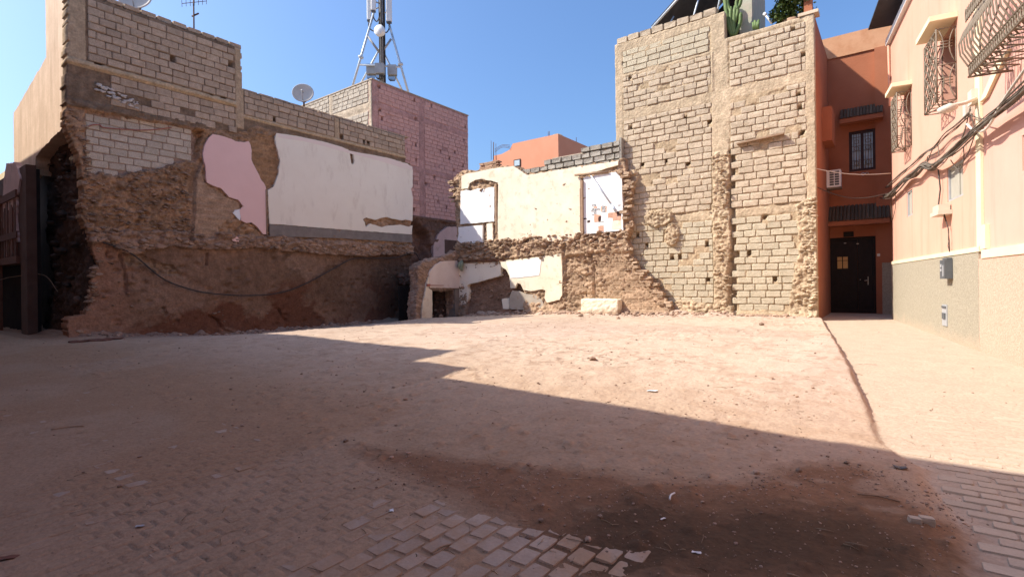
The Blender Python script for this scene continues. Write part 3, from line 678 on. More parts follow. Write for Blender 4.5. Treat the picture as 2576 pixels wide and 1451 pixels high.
lst += courses(5.25, 8.95, 6.98, 7.92, .43, .23, .012, rs, skip=lambda u, v: bool(pip(deb_patch, np.array(u), np.array(v))) or rs.random() < .1)
lst = split_holes(lst, HOL_L)
lay('concrete_block', 'concrete_block', lst, pL, R90, UB, m_blk_l, None, BL_, (.02, .042), rs)
li = courses(4.66, 7.5, 4.85, 6.8, .43, .222, .018, rs, skip=lambda u, v: not bool(pip(infill, np.array(u), np.array(v - .04))) or not bool(pip(infill, np.array(u), np.array(v + .05))))
lay('pale_block', 'pale_block', li, lambda u, v: np.array([XL - .15, u, v]), R90, UB, m_blk_l2, None, BL_, (.02, .035), rs)
cp = [(u, 10.16, .43, .16) for u in np.arange(4.5, 9.1, .445)] + [(u, 8.645, .6, .07) for u in np.arange(9.45, 16.9, .615)]
lay('coping_block', 'coping_block', cp, lambda u, v: np.array([XL - .3, u, v]), R90, UB, m_blk_l, None, BL_, (.28, .3), rs, sink=.0)
# plaster left on the wall
slab('pink_plaster', pink, onL(), -.02, .075, m_pinkpl, BL_, .022, s=3)
slab('white_chip', z3l([(1752, 1050), (1750, 1160), (1720, 1140), (1675, 1090), (1700, 1060)]), onL(), -.02, .07, m_bright, BL_, .02, s=4)
slab('pink_scrap', z3l([(1650, 1345), (1700, 1320), (1725, 1350), (1720, 1375), (1660, 1365)]), onL(), .0, .19, m_pinkpl, BL_, .02, s=5)
slab('white_plaster', white, onL(), -.02, .08, m_white, BL_, .016, s=6)
slab('skirting_strip', z8l([(25, 1240), (700, 1293), (1210, 1328), (1212, 1392), (620, 1358), (30, 1338)]), onL(), -.02, .07, m_dadostrip, BL_, .01, s=7)
dado_u = pl(*z8((8, 1100)))[0]
MB().box(XL, XL + .1, dado_u - .06, dado_u - .02, 3.4, 5.1).build('timber_batten', m_wood, BL_)
mb = MB(); rr = random.Random(5)
for k in range(60):
    p = pl(rr.uniform(238, 345), rr.uniform(-6, 8)); q = (p[0], float(np.interp(p[0], [4.9, 6.2], [7.42, 7.12])) + rr.uniform(-.14, .12)); vs, fs = rock(rr, rr.uniform(.03, .085), .55)
    mb.add([(v[0] * .6 + XL + .05, v[1] + q[0], v[2] + q[1]) for v in vs], fs)
mb.build('plaster_lumps', mat('dusty_plaster_lump', (.52, .46, .40), (.66, .60, .53), 9, .9, .3, 40), BL_)['kind'] = 'stuff'
mb = MB()
mb.tube(smooth_path([(XL + .03 - .1, *pl(*z3(q))) for q in [(215, 255), (300, 215), (380, 215), (420, 240), (700, 262), (900, 262), (1090, 240)]]), .018)
mb.build('red_conduit', m_plastic_red, BL_)
slab('pinkish_band', z8l([(90, 492), (300, 523), (480, 563), (620, 603), (685, 632), (860, 668), (1000, 693), (1170, 743), (1205, 765), (1208, 795), (1100, 765), (860, 695), (690, 655), (480, 595), (300, 553), (100, 525)]), onL(), .06, .085, mat('pinkish_band', (.86, .70, .59), (.88, .74, .63), 2, .85, .1, 20), BL_, .012, s=8)
def pk(r):
    u = r.uniform(4.7, 17.1); v = float(np.interp(u, lt_u, lt_v)) + .02 + abs(r.gauss(0, .22)); return (u, v, .10) if v < 3.36 else None
embed('debris_stones', 420, pk, onL(), BL_, .03, .12, m_wstones, 5)
def pk(r):
    u = r.uniform(4.6, 7.4); v = r.uniform(2.9, 5.5)
    if bool(pip(infill, np.array(u), np.array(v))): return None
    return (u, v, .03)
embed('rubble_stones', 420, pk, onL(), BL_, .02, .085, m_wstones, 6, .5)
def pk(r):
    v = r.uniform(.2, 6.6); u = float(np.interp(v, [-.1, .6, .9, 1.4, 1.9, 2.4, 3.1, 3.9, 4.6, 5.4, 6.2, 6.7], [4.2, 4.55, 4.62, 4.68, 4.75, 4.9, 4.68, 4.55, 4.6, 4.58, 4.42, 4.25])) + abs(r.gauss(0, .1)); return (u, v, -.02 - .15 * r.random())
embed('edge_stones', 260, pk, onL(), BL_, .03, .11, m_wstones, 7)
def pk(r): return (r.uniform(-22.9, -19.2), r.uniform(-.1, 6), -.42 + r.uniform(-.1, .12))
embed('core_stones', 130, pk, onT(YS), BL_, .04, .2, mat('core_stone_mass', (.06, .04, .03), (.10, .068, .052), 8, .96, .8, 25, objvar=.3, island=True), 8)
def pk(r):
    u = r.uniform(4.6, 16.5); v = r.uniform(-.1, 2.3); return (u, v, .03) if float(vn(np.array(u * .7), np.array(v * .9), 88)) > .62 else None
embed('embedded_stones', 260, pk, onL(), BL_, .015, .06, m_wstonesd, 9, .6, .2)
# body behind the facade and its plastered street side
body = MB().box(-26.3, XL - .42, 4.95, 16.8, -.6, 7.9).box(-21.6, XL - .42, 4.9, 9.0, 7.9, 10.0); body.build('building_body', m_brownpl, BL_)
facade = [(XL - .21, 11.2), (-21.6, 11.0), (-21.6, 8.85), (-26.3, 8.05), (-26.3, 5.7)] + pxl([(50, 455), (62, 440), (85, 418), (88, 440), (92, 395), (105, 378), (130, 352), (163, 318)], ps) + [(XL - .21, 6.35)]
endm = [(XL - .2, -.7), (XL - .2, 6.6), (-23.2, 6.6), (-23.6, 3.5), (-23.4, -.7)]
def hS(U, V):
    n1 = fbm(U * 1.2, V * 1.2, 4, 301); n2 = fbm(U * 6, V * 6, 3, 302); rb, _ = rubble(U, V, .35, .22, 303)
    hh = -.42 + .16 * n1 + .05 * n2 + .09 * rb + .15 * sstep(2.2, .2, V) - .14 * sstep(.25, .5, fbm(U * .8, V * .6, 3, 304))
    hh = np.where(np.abs(V - 5.15) < .06, hh - .12, hh)
    edge = sstep(-19.9, -18.95, U); return hh * (1 - edge) + (-.3 + .1 * n1 + .05 * rb) * edge
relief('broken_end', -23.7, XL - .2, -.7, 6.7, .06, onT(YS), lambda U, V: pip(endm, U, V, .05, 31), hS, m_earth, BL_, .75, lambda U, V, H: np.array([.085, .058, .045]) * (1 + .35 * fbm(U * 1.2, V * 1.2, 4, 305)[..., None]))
def onT_(y0): return onT(y0)
slab('side_facade', facade, onT(YS), -.45, .02, m_tanpl, BL_, .05, s=9)
mb = MB().box(-25.6, -25.1, 6.5, 7.1, 7.9, 9.6).box(-26.9, -26.4, 5.4, 6.0, 7.0, 8.7); mb.build('chimney', m_pinkwall, BL_)

# cable sagging across the lower wall
cb = MB().tube(smooth_path([(XL + .17, *pl(*q)) for q in [(232, 604), (290, 622), (335, 645), (400, 698), (455, 722), (520, 737), (620, 743), (700, 736), (760, 715), (830, 678), (880, 652), (930, 650), (990, 648), (1035, 636), (1050, 655)]]), .022)
tag(cb.build('sagging_cable', m_black), 'thick dark cable drooping in a long curve across the dark earth wall', 'cable')
# ------------------------------------------------------------------ pink block building with the phone mast
BP = empty('block_building', (-19.5, 15.5, 0), 'pink painted concrete block building with grey block side, carrying the phone mast', 'building')
HOL_P = [pp(*z8(q)) for q in [(1235, 212), (1375, 255), (945, 100), (1245, 370), (1245, 580), (1450, 625), (1525, 700), (1640, 755), (1570, 640), (1430, 1050), (1250, 700), (1400, 850), (950, 300), (965, 360), (1655, 440), (1645, 535), (1560, 800), (1330, 900), (1500, 1100), (1230, 1120)]]
def colsP(U): return (U < 15.78) | (np.abs(U - 18.55) < .17)
def beamP(V): return (np.abs(V - 9.98) < .13) | (np.abs(V - 7.35) < .12)
def hP(U, V):
    n1 = fbm(U * 1.3, V * 1.3, 4, 401); n2 = fbm(U * 7, V * 7, 3, 402)
    h = .006 * n2 + .01 * n1
    h = np.where(colsP(U), .028 + .006 * n2, h); h = np.where(beamP(V + .03 * n1), .024 + .012 * n2, h); h = np.where(V > 10.2, .012 + .006 * n2, h)
    for hu, hv in HOL_P: h = np.where(np.hypot(U - hu, V - hv) < .085, -.16, h)
    lowm = V < 4.92 + .06 * n1; rb, c = rubble(U, V, .5, .3, 403)
    cave = sstep(.2, -.1, np.hypot((U - 18.0) / 1.1, (V - 3.4) / 1.5) - .75 + .25 * n1)
    h = np.where(lowm, .05 + .12 * rb + .08 * n1 + .04 * n2 - .55 * cave, h)
    h = np.where(np.abs(V - 4.9 - .06 * n1) < .07, .16 + .05 * n2, h)
    return h
def cP(U, V, H):
    n1 = fbm(U * 1.3, V * 1.3, 4, 404)[..., None]
    o = np.array([.50, .29, .25]) * (1 + .2 * n1); low = np.array([.19, .115, .085]) * (1 + .4 * n1)
    return np.where((V < 4.97)[..., None], low, o)
relief('wall', 15.44, 22.15, -.8, 11.12, .05, onL(XP), lambda U, V: (V < 11.1) | (U < 0), hP, m_earth, BP, .3, cP)
MB().box(-26.5, XP - .85, 15.75, 22.1, -.5, 11.0).build('building_body', m_pinkwall, BP)
rs = random.Random(33); lst = []
for (a, b) in ((15.8, 18.36), (18.74, 22.12)):
    lst += courses(a, b, 4.98, 7.2, .40, .2, .016, rs); lst += courses(a, b, 7.5, 9.84, .40, .2, .016, rs); lst += courses(a, b, 10.14, 11.08, .40, .215, .02, rs)
lst = [q for q in lst if not (q[1] < 7.0 and q[0] < 16.8 and False) and rs.random() > .012]
lst = split_holes(lst, HOL_P)
lay('pink_block', 'pink_block', lst, lambda u, v: np.array([XP - .005, u, v]), R90, UB, m_blk_p, m_blk_ps, BP, (.008, .022), rs)
def hPF(U, V):
    n2 = fbm(U * 7, V * 7, 3, 412); h = .006 * n2; h = np.where((np.abs(V - 9.95 - .03 * n2) < .12) | (U > -19.75), .024 + .012 * n2, h); return np.where(np.abs(U + 22.75) < .14, .02 + .02 * n2, h)
relief('front_wall', -26.4, XP - .01, 7.5, 11.12, .06, onT(YPF), lambda U, V: V < 11.1, hPF, m_earth, BP, .3, lambda U, V, H: np.array([.50, .41, .31]) * (1 + .15 * fbm(U * 2, V * 2, 3, 5)[..., None]))
lst = courses(-26.3, -22.9, 10.1, 11.08, .41, .212, .016, rs) + courses(-22.6, -19.78, 10.1, 11.08, .41, .212, .016, rs) + courses(-26.3, -22.9, 8.2, 9.8, .41, .212, .016, rs) + courses(-22.6, -19.78, 8.2, 9.8, .41, .212, .016, rs)
lay('grey_block', 'grey_block', lst, lambda u, v: np.array([u, YPF + .01, v]), 0, UB, m_blk_f, None, BP, (.02, .035), rs, sink=.01)
MB().box(-26.6, XP + .04, 15.40, 15.62, 11.1, 11.15).box(XP - .25, XP + .045, 15.621, 22.2, 11.1, 11.15).build('coping', m_conc, BP)
nic = [pp(*q) for q in [(1097, 588), (1118, 572), (1152, 570), (1152, 662), (1084, 664), (1083, 622), (1090, 605)]]
slab('pink_plaster', nic, onL(XP), -.1, .2, m_pinkpl2, BP, .04, s=14)
nu, nv_ = pp(1112, 636); MB().box(XP + .18, XP + .205, nu, nu + .95, nv_ - .05, nv_ + .7).build('niche', m_brownpl, BP)

# ------------------------------------------------------------------ ruined party wall in the middle
BR = empty('ruined_wall', (-12, YR, .1), 'ruined mud wall with cream and white plaster, broken open and crumbling at both ends', 'ruined wall')
outR = [pr(*q) for q in [(1140, 447), (1150, 440), (1170, 428), (1200, 429), (1245, 421), (1298, 417), (1328, 438), (1430, 424), (1560, 402), (1572, 400), (1576, 440), (1586, 452), (1592, 470), (1582, 500), (1580, 530), (1590, 545), (1586, 575), (1578, 600), (1588, 640), (1600, 668), (1622, 690), (1634, 705), (1660, 735), (1668, 752), (1692, 770), (1700, 790)]] + [(-5.9, -.4), (-16.3, -.4)] + [pr(*q) for q in [(1148, 660), (1146, 620), (1152, 600), (1150, 570), (1146, 540), (1146, 505), (1141, 490), (1142, 470)]]
def r4(lst): return [pr(*z4(q)) for q in lst]
whiteA = r4([(555, 350), (600, 340), (640, 352), (700, 328), (760, 332), (800, 318), (838, 322), (836, 606), (700, 620), (550, 628)])
nicheT = r4([(620, 345), (630, 300), (680, 268), (740, 262), (785, 275), (800, 310), (760, 325), (700, 322)])
pier = r4([(1410, 900), (1560, 890), (1570, 1240), (1400, 1260)])
def hR(U, V):
    n1 = fbm(U * 1.1, V * 1.1, 4, 501); n2 = fbm(U * 6, V * 6, 3, 502)
    rb, c = rubble(U, V, .26, .15, 503); rb2, _ = rubble(U, V, .13, .08, 504)
    h = -.03 + .07 * n1 + .075 * rb + .045 * rb2 + .05 * n2 + .02 * fbm(U * 15, V * 15, 2, 507)
    b, _ = bricks_h(U, V, .085, .26, 505); right = sstep(-9.0, -8.2, U + .3 * n1) * sstep(3.3, 2.7, V)
    h = h * (1 - .75 * right) + right * .04 * b
    band = (V > 2.55 + .1 * n1) & (V < 3.4); h = np.where(band, h + .05 + .05 * rb - .06 * np.clip(-n2, 0, 1), h)
    lowrec = (V < 2.2 + .1 * n1) & (U > -15.4) & (U < -12.3); h = np.where(lowrec, -.16 + .05 * n1 + .04 * rb, h)
    gr = (np.abs(U + 9.05 - .03 * n1) < .07) & (V > .6) & (V < 2.4); h = np.where(gr, -.09, h)
    g2 = (U > -10.3) & (U < -9.1) & (V < 2.5); h = np.where(g2, h - .05, h)
    niche = pip(nicheT, U, V, .05, 55); h = np.where(niche, -.06 + .1 * rb, h)
    return h + .18 * np.exp(-np.clip(V - .25, 0, 9) / .25) * (1 + n1)
def cR(U, V, H):
    n1 = fbm(U * 1.1, V * 1.1, 4, 511)[..., None]; _, c = rubble(U, V, .26, .15, 503)
    o = np.array([.39, .27, .18]) * (1 + .3 * n1) * (.82 + .36 * c[..., None])
    lr = ((V < 2.2) & (U > -15.4) & (U < -12.3))[..., None]; return np.where(lr, np.array([.28, .17, .115]) * (1 + .3 * n1), o)
relief('rubble_core', -16.4, -5.8, -.4, 6.6, .04, onT(YR), lambda U, V: pip(outR, U, V, .07, 51), hR, m_earth, BR, .3, cR)
P0 = .10
def pk(r):
    u = r.uniform(-15.9, -8.0); v = 3.36 - abs(r.gauss(0, .4)); return (u, v, .09) if v > 2.5 else None
embed('rubble_stones', 260, pk, onT(YR), BR, .025, .11, m_wstones, 11, .6, .25)
def pk(r):
    u = r.uniform(-10.4, -6.3); v = r.uniform(.3, 2.6); return (u, v, .03) if pip(outR, np.array(u), np.array(v)) and not (-9.6 < u < -7.8 and v < 1.0) else None
embed('rubble_stones', 170, pk, onT(YR), BR, .02, .075, m_wstones, 12, .5, .15)
def pk(r): return (r.uniform(-15.3, -12.4), r.uniform(.2, 2.1), -.16)
embed('rubble_stones', 160, pk, onT(YR), BR, .02, .1, m_wstonesd, 13)
cream = r4([(560, 226), (600, 206), (860, 157), (1000, 142), (1112, 218), (1400, 170), (1880, 98), (1880, 132), (1700, 186), (1540, 214), (1568, 250), (1574, 700), (1530, 740), (1480, 766), (1300, 774), (1180, 760), (1130, 745), (1090, 770), (990, 765), (960, 742), (872, 772), (866, 640), (870, 280), (815, 264), (790, 262), (740, 250), (680, 256), (628, 288), (612, 332), (590, 330), (560, 335)])
slab('cream_plaster', cream, onT(YR), -.02, P0, m_cream, BR, .025, s=21)
slab('white_panel', whiteA, onT(YR), -.02, P0 - .005, m_bright, BR, .025, s=22)
slab('white_panel', r4([(532, 655), (640, 645), (738, 638), (738, 782), (640, 788), (560, 792), (525, 765), (535, 710)]), onT(YR), -.02, P0 - .01, m_bright, BR, .02, s=23)
slab('white_panel', r4([(772, 625), (822, 620), (826, 765), (775, 775)]), onT(YR), -.02, P0 - .01, m_white, BR, .02, s=24)
slab('white_panel', r4([(1592, 240), (1620, 225), (1665, 238), (1700, 208), (1760, 205), (1800, 200), (1862, 192), (1880, 215), (1912, 240), (1918, 420), (1924, 680), (1800, 695), (1600, 714), (1590, 600)]), onT(YR), -.02, P0 + .005, m_bright, BR, .012, s=25)
lowA = r4([(530, 962), (700, 955), (882, 946), (886, 1062), (800, 1085), (720, 1110), (612, 1136), (600, 1150), (618, 1200), (610, 1260), (580, 1320), (575, 1360), (590, 1410), (520, 1420), (520, 1180)])
slab('white_panel', lowA, onT(YR), -.2, .03, m_white, BR, .02, s=26)
slab('cream_plaster', r4([(890, 948), (935, 935), (1232, 902), (1404, 880), (1410, 1080), (1408, 1226), (1385, 1266), (1280, 1290), (1262, 1250), (1268, 1185), (1240, 1178), (1150, 1192), (1082, 1182), (1060, 1132), (1032, 1122), (1012, 1168), (975, 1166), (965, 1062), (935, 1010), (900, 990)]), onT(YR), -.02, P0 - .01, m_cream, BR, .02, s=27)
slab('white_panel', r4([(942, 950), (1236, 912), (1220, 1060), (1100, 1075), (975, 1085)]), onT(YR), P0 - .03, P0 + .004, m_bright, BR, .03, s=28)
slab('grey_plaster', r4([(985, 1185), (1040, 1195), (1100, 1215), (1170, 1225), (1240, 1270), (1262, 1330), (1180, 1340), (1060, 1352), (960, 1345), (965, 1240)]), onT(YR), -.02, P0 - .03, mat('grey_render_patch', (.40, .345, .28), (.48, .42, .34), 3, .9, .3, 30, stain=(4, (.40, .29, .2), .55, .7)), BR, .03, s=29)
slab('white_panel', r4([(890, 1262), (940, 1250), (965, 1290), (945, 1345), (900, 1340)]), onT(YR), -.18, .0, m_white, BR, .03, s=30)
# torn tile panel on the right white room wall
rr = random.Random(8)
def t9(x, y): return pr(*z9((x, y)))
for (x0, y0, x1, y1, m) in [(600, 700, 690, 740, m_bluetile), (600, 770, 690, 840, m_bluetile), (640, 750, 700, 800, m_orangetile), (690, 780, 760, 810, m_bluetile), (775, 740, 890, 850, m_orangetile), (800, 730, 865, 850, m_bluetile), (640, 840, 690, 885, m_bluetile), (650, 900, 775, 1040, m_orangetile), (735, 930, 778, 1040, m_dwood), (920, 860, 1010, 965, m_orangetile), (1010, 850, 1095, 1015, m_orangetile), (1097, 935, 1165, 1010, m_orangetile), (1095, 835, 1165, 930, m_dwood), (520, 1010, 565, 1050, m_dwood), (725, 1110, 830, 1220, m_orangetile), (990, 1020, 1165, 1180, m_cream), (1105, 710, 1160, 735, m_bluetile), (445, 965, 500, 985, m_dwood), (610, 890, 650, 912, m_bluetile), (760, 1030, 820, 1052, m_bluetile)]:
    slab('wall_tile', [t9(x0, y0), t9(x1, y0 - (x1 - x0) * .07), t9(x1, y1 - (x1 - x0) * .07), t9(x0, y1)], onT(YR), P0 - .02, P0 + .012 + rr.uniform(0, .006), m, BR, .03, s=int(x0), step=.04)
def rodR(a, b, off0, off1, r, name, m):
    p, q = pr(*a), pr(*b); MB().tube([(p[0], YR - off0, p[1]), (q[0], YR - off1, q[1])], r).build(name, m, BR)
rodR(z9((600, 150)), z9((985, 705)), .16, .13, .03, 'leaning_rod', m_galv); rodR(z9((985, 705)), z9((1085, 850)), .135, .125, .05, 'leaning_rod', m_galv)
a, b = pr(*z9((412, 240))), pr(*z9((415, 1270)))
MB().box(a[0] - .03, a[0] + .06, YR - .19, YR - .02, b[1], a[1]).build('door_post', m_wood, BR)
MB().box(a[0] - .075, a[0] - .033, YR - .15, YR - .02, b[1] + .1, a[1] - .3).build('door_post', m_redwood, BR)
a, b = pr(*z9((300, 145))), pr(*z9((930, 80))); MB().tube([(a[0], YR - .2, a[1]), (b[0], YR - .14, b[1])], .045).build('lintel_timber', m_wood, BR)
a, b = pr(*z4((440, 945))), pr(*z4((930, 932))); MB().tube([(a[0], YR - .14, a[1]), (b[0], YR - .10, b[1])], .03).build('floor_timber', m_redwood, BR)
a = pr(*z4((850, 290))); b = pr(*z4((848, 690))); MB().box(a[0] - .03, a[0] + .04, YR - .12, YR - .02, b[1], a[1]).build('door_post', m_wood, BR)
# knocked-out bricks along the broken edges
mb = MB(); rr = random.Random(17)
for (x, y) in [(1576, 440), (1584, 452), (1590, 462), (1582, 485), (1585, 510), (1583, 540), (1590, 560), (1580, 590), (1586, 620), (1592, 648), (1600, 662), (1612, 678), (1622, 690), (1636, 706), (1650, 724), (1662, 740), (1676, 757), (1690, 770), (1146, 455), (1146, 475), (1148, 500)] * 5:
    q = pr(x + rr.uniform(-14, 3), y + rr.uniform(-10, 10)); w, h_, d = rr.uniform(.12, .26), rr.uniform(.05, .09), rr.uniform(.06, .16); J = lambda: rr.uniform(-.018, .018)
    v8 = [(q[0] + sx * w / 2 + J(), YR + sy * d + J() + .02, q[1] + sz * h_ / 2 + J()) for sz in (-1, 1) for sx, sy in ((-1, -1), (1, -1), (1, .6), (-1, .6))]
    mb.hexa(v8)
o = mb.build('edge_rubble', mat('rubble_edge', (.36, .25, .165), (.46, .33, .225), 7, .96, .8, 25, objvar=.2, island=True, dist=.03), BR); o['kind'] = 'stuff'
# grey block parapet on top of the ruin
GP = empty('block_parapet', (-10, YR + .2, 6.1), 'grey concrete block parapet three courses high on top of the ruined wall', 'parapet')
p1 = [pr(1303, 440), pr(1560, 405), pr(1556, 361), pr(1330, 424)]
lst = courses(-12.9, -7.95, 5.75, 6.72, .43, .225, .016, random.Random(44), skip=lambda u, v: v > np.interp(u, [-12.9, -12.0, -11.2, -7.9], [5.85, 6.15, 6.35, 6.7]))
lay('grey_block', 'grey_block', lst, lambda u, v: np.array([u, YR + .25, v]), 0, UB, m_blk_r, None, GP, (.22, .24), random.Random(9))
MB().box(-12.6, -7.9, YR + .26, YR + .3, 5.6, 6.1).box(-11, -7.9, YR + .26, YR + .3, 6.1, 6.5).build('mortar_backing', m_conc, GP)
MB().box(-7.98, -7.9, YR + .02, YR + .31, 5.9, 6.72).build('end_block', m_blk_r, GP)
# small pile of bricks left on the ruin
BK = empty('brick_pile', (-14.3, 17.5, 6.4), 'small stack of thin red mud bricks on top of the ruined wall', 'brick pile'); rr = random.Random(3)
x0, zb = pr(1200, 430); x1, zt = pr(1246, 404)
k = 0; z = zb - .02
while z < zt:
    x = x0 + rr.uniform(-.02, .1) + .3 * (k > 5)
    while x < x1 - .1:
        w = rr.uniform(.2, .3); o = MB().obox((x, YR + .12 + rr.uniform(-.03, .03), z), (w - .02, 0, 0), (0, .3, 0), (0, 0, .05)).build('brick', m_brick, BK); x += w
    z += .062; k += 1
# stub of a cross wall with a low doorway
def lumpy(name, parts, m, parent, vox=.07, amp=.09, seed=1, colr=(.30, .2, .14)):
    me = bpy.data.meshes.new('tmp'); mb = MB()
    for p in parts: p(mb)
    me.from_pydata(mb.v, [], mb.f); o = bpy.data.objects.new('tmp', me); COL.objects.link(o)
    bm = bmesh.new(); bm.from_mesh(me); bmesh.ops.recalc_face_normals(bm, faces=bm.faces); bm.to_mesh(me); bm.free()
    r = o.modifiers.new('r', 'REMESH'); r.mode = 'VOXEL'; r.voxel_size = vox
    dg = bpy.context.evaluated_depsgraph_get(); ev = o.evaluated_get(dg); m2 = bpy.data.meshes.new_from_object(ev); COL.objects.unlink(o); bpy.data.objects.remove(o)
    n = len(m2.vertices); co = np.zeros(n * 3, np.float32); m2.vertices.foreach_get('co', co); co = co.reshape(-1, 3).astype(float)
    no = np.zeros(n * 3, np.float32); m2.vertices.foreach_get('normal', no); no = no.reshape(-1, 3)
    a = co[:, 0] + .7 * co[:, 1]; b = co[:, 2] + .35 * co[:, 1] - .2 * co[:, 0]
    f1, f2, c = worley(a / .24, b / .15, seed); d = amp * (fbm(a * 1.5, b * 1.5, 3, seed) + .9 * np.clip(f2 - f1, 0, .5) * 2 * (.3 + .7 * c) - .3 + .4 * fbm(a * 7, b * 7, 2, seed + 1))
    co = co + no * d[:, None]; m2.vertices.foreach_set('co', co.astype(np.float32).ravel())
    at = m2.attributes.new('Col', 'FLOAT_COLOR', 'POINT'); cc = np.array(colr) * (.8 + .4 * c[:, None]) * (1 + .3 * fbm(a, b, 3, seed + 3)[:, None])
    at.data.foreach_set('color', np.concatenate([cc, np.ones((n, 1))], 1).astype(np.float32).ravel())
    m2.materials.clear(); m2.materials.append(m); m2.name = name; m2.update()
    o2 = bpy.data.objects.new(name, m2); link(o2, parent); return o2
# plastered bench at the foot
a, b = pr(*z4((1603, 1255))), pr(*z4((1915, 1372)))
mb = MB(); mb.obox((a[0], YR - .42, b[1] - .25), (b[0] - a[0], 0, 0), (0, .5, 0), (0, 0, a[1] - b[1] + .25)); o = lumpy('plastered_bench', [lambda q: q.obox((a[0], YR - .42, b[1] - .25), (b[0] - a[0], 0, 0), (0, .5, 0), (0, 0, a[1] - b[1] + .25))], mat('bench_plaster', (.72, .62, .46), (.80, .72, .57), 3, .9, .3, 25, stain=(4, (.50, .37, .25), .54, .68), zdirt=(.34, .22, (.42, .30, .2))), None, .05, .022, 91)
tag(o, 'low cream plastered masonry bench at the foot of the ruined wall', 'bench')
def prismX(poly, xa, xb):
    def f(mb):
        n = len(poly); mb.add([(xa, y, z) for y, z in poly] + [(xb, y, z) for y, z in poly], [tuple(range(n)), tuple(range(2 * n - 1, n - 1, -1))] + [((i + 1) % n, i, n + i, n + (i + 1) % n) for i in range(n)])
    return f
def boxp(*a): return lambda mb: mb.box(*a)
ST = empty('doorway_stub', (-16.2, 16, 0), 'rounded rubble wall stub with a low dark doorway and pinkish plaster above it', 'ruined wall')
arch = [(14.72, -.4), (15.63, -.4), (15.63, 1.22), (17.02, 1.22), (17.02, -.4), (17.3, -.4), (17.3, 3.05), (16.95, 2.85), (16.3, 2.72), (15.6, 2.52), (15.1, 2.42), (14.85, 2.2), (14.85, 1.3), (14.74, .8)]
lumpy('rubble_core', [prismX(arch, -16.45, -15.93)], m_earth, ST, .06, .07, 61, (.33, .23, .17))
lumpy('added_shade_fill', [boxp(-18.8, -16.4, 16.3, 17.3, 1.5, 2.0), boxp(-18.8, -16.5, 17.15, 17.6, -.3, 2.4)], m_earth, ST, .08, .12, 63, (.15, .095, .07))  # added roof slab keeps skylight out of the doorway, dark mass behind
slab('pinkish_plaster', [(15.45, 1.34), (17.33, 1.31), (17.33, 2.56), (16.6, 2.52), (16.2, 2.48), (15.75, 2.28), (15.42, 2.0)], onL(XSTUB), -.08, .04, mat('pale_pink_plaster', (.66, .55, .48), (.74, .64, .57), 1.6, .9, .2, 25, stain=(4, (.6, .46, .38), .58, .75)), ST, .02, s=41)
slab('cream_plaster', [(14.98, -.2), (15.6, -.2), (15.6, 1.25), (15.4, 1.33), (15.5, 1.9), (15.36, 1.75), (15.22, 1.2), (15.05, .75)], onL(XSTUB), -.08, .03, m_cream, ST, .03, s=42)
slab('grey_jamb', [(17.03, -.2), (17.34, -.2), (17.34, 1.29), (17.03, 1.25)], onL(XSTUB), -.5, .02, m_dadostrip, ST, .01, s=43)
MB().box(-17.35, -17.3, 15.0, 17.14, -.4, 1.45).build('doorway_shade_panel', m_dark, ST)  # added dark panel, stands in for the shade inside the doorway
mb = MB(); rr = random.Random(2)
for k in range(7):
    vs, fs = rock(rr, rr.uniform(.05, .13)); x, y = rr.uniform(-17.2, -16.3), rr.uniform(15.8, 17.1); mb.add([(v[0] + x, v[1] + y, v[2] + .05 + .12 * (k % 3)) for v in vs], fs)
o = mb.build('doorway_debris', m_stones, ST); o['kind'] = 'stuff'
q = pst(*z4((260, 1143))); MB().box(XSTUB + .03, XSTUB + .09, q[0] - .08, q[0] + .1, q[1] - .05, q[1] + .05).tube([(XSTUB + .07, q[0], q[1]), (XSTUB + .07, q[0] + .9, q[1] - .02)], .014).build('red_conduit_box', m_plastic_red, ST)
q = pr(*z4((570, 975))); mb = MB(); rr = random.Random(6)
for k in range(5): mb.tube(smooth_path([(q[0] + rr.uniform(-.05, .05), YR - .15, q[1] + .2), (q[0] + rr.uniform(-.12, .12), YR - .2 - .03 * k, q[1]), (q[0] + rr.uniform(-.15, .15), YR - .18, q[1] - .25)], 3), [.03, .05, .06, .07, .06, .05, .02], 5)
tag(mb.build('hanging_rag', m_cloth), 'pale green rag hanging from the timber above the white plaster', 'rag')

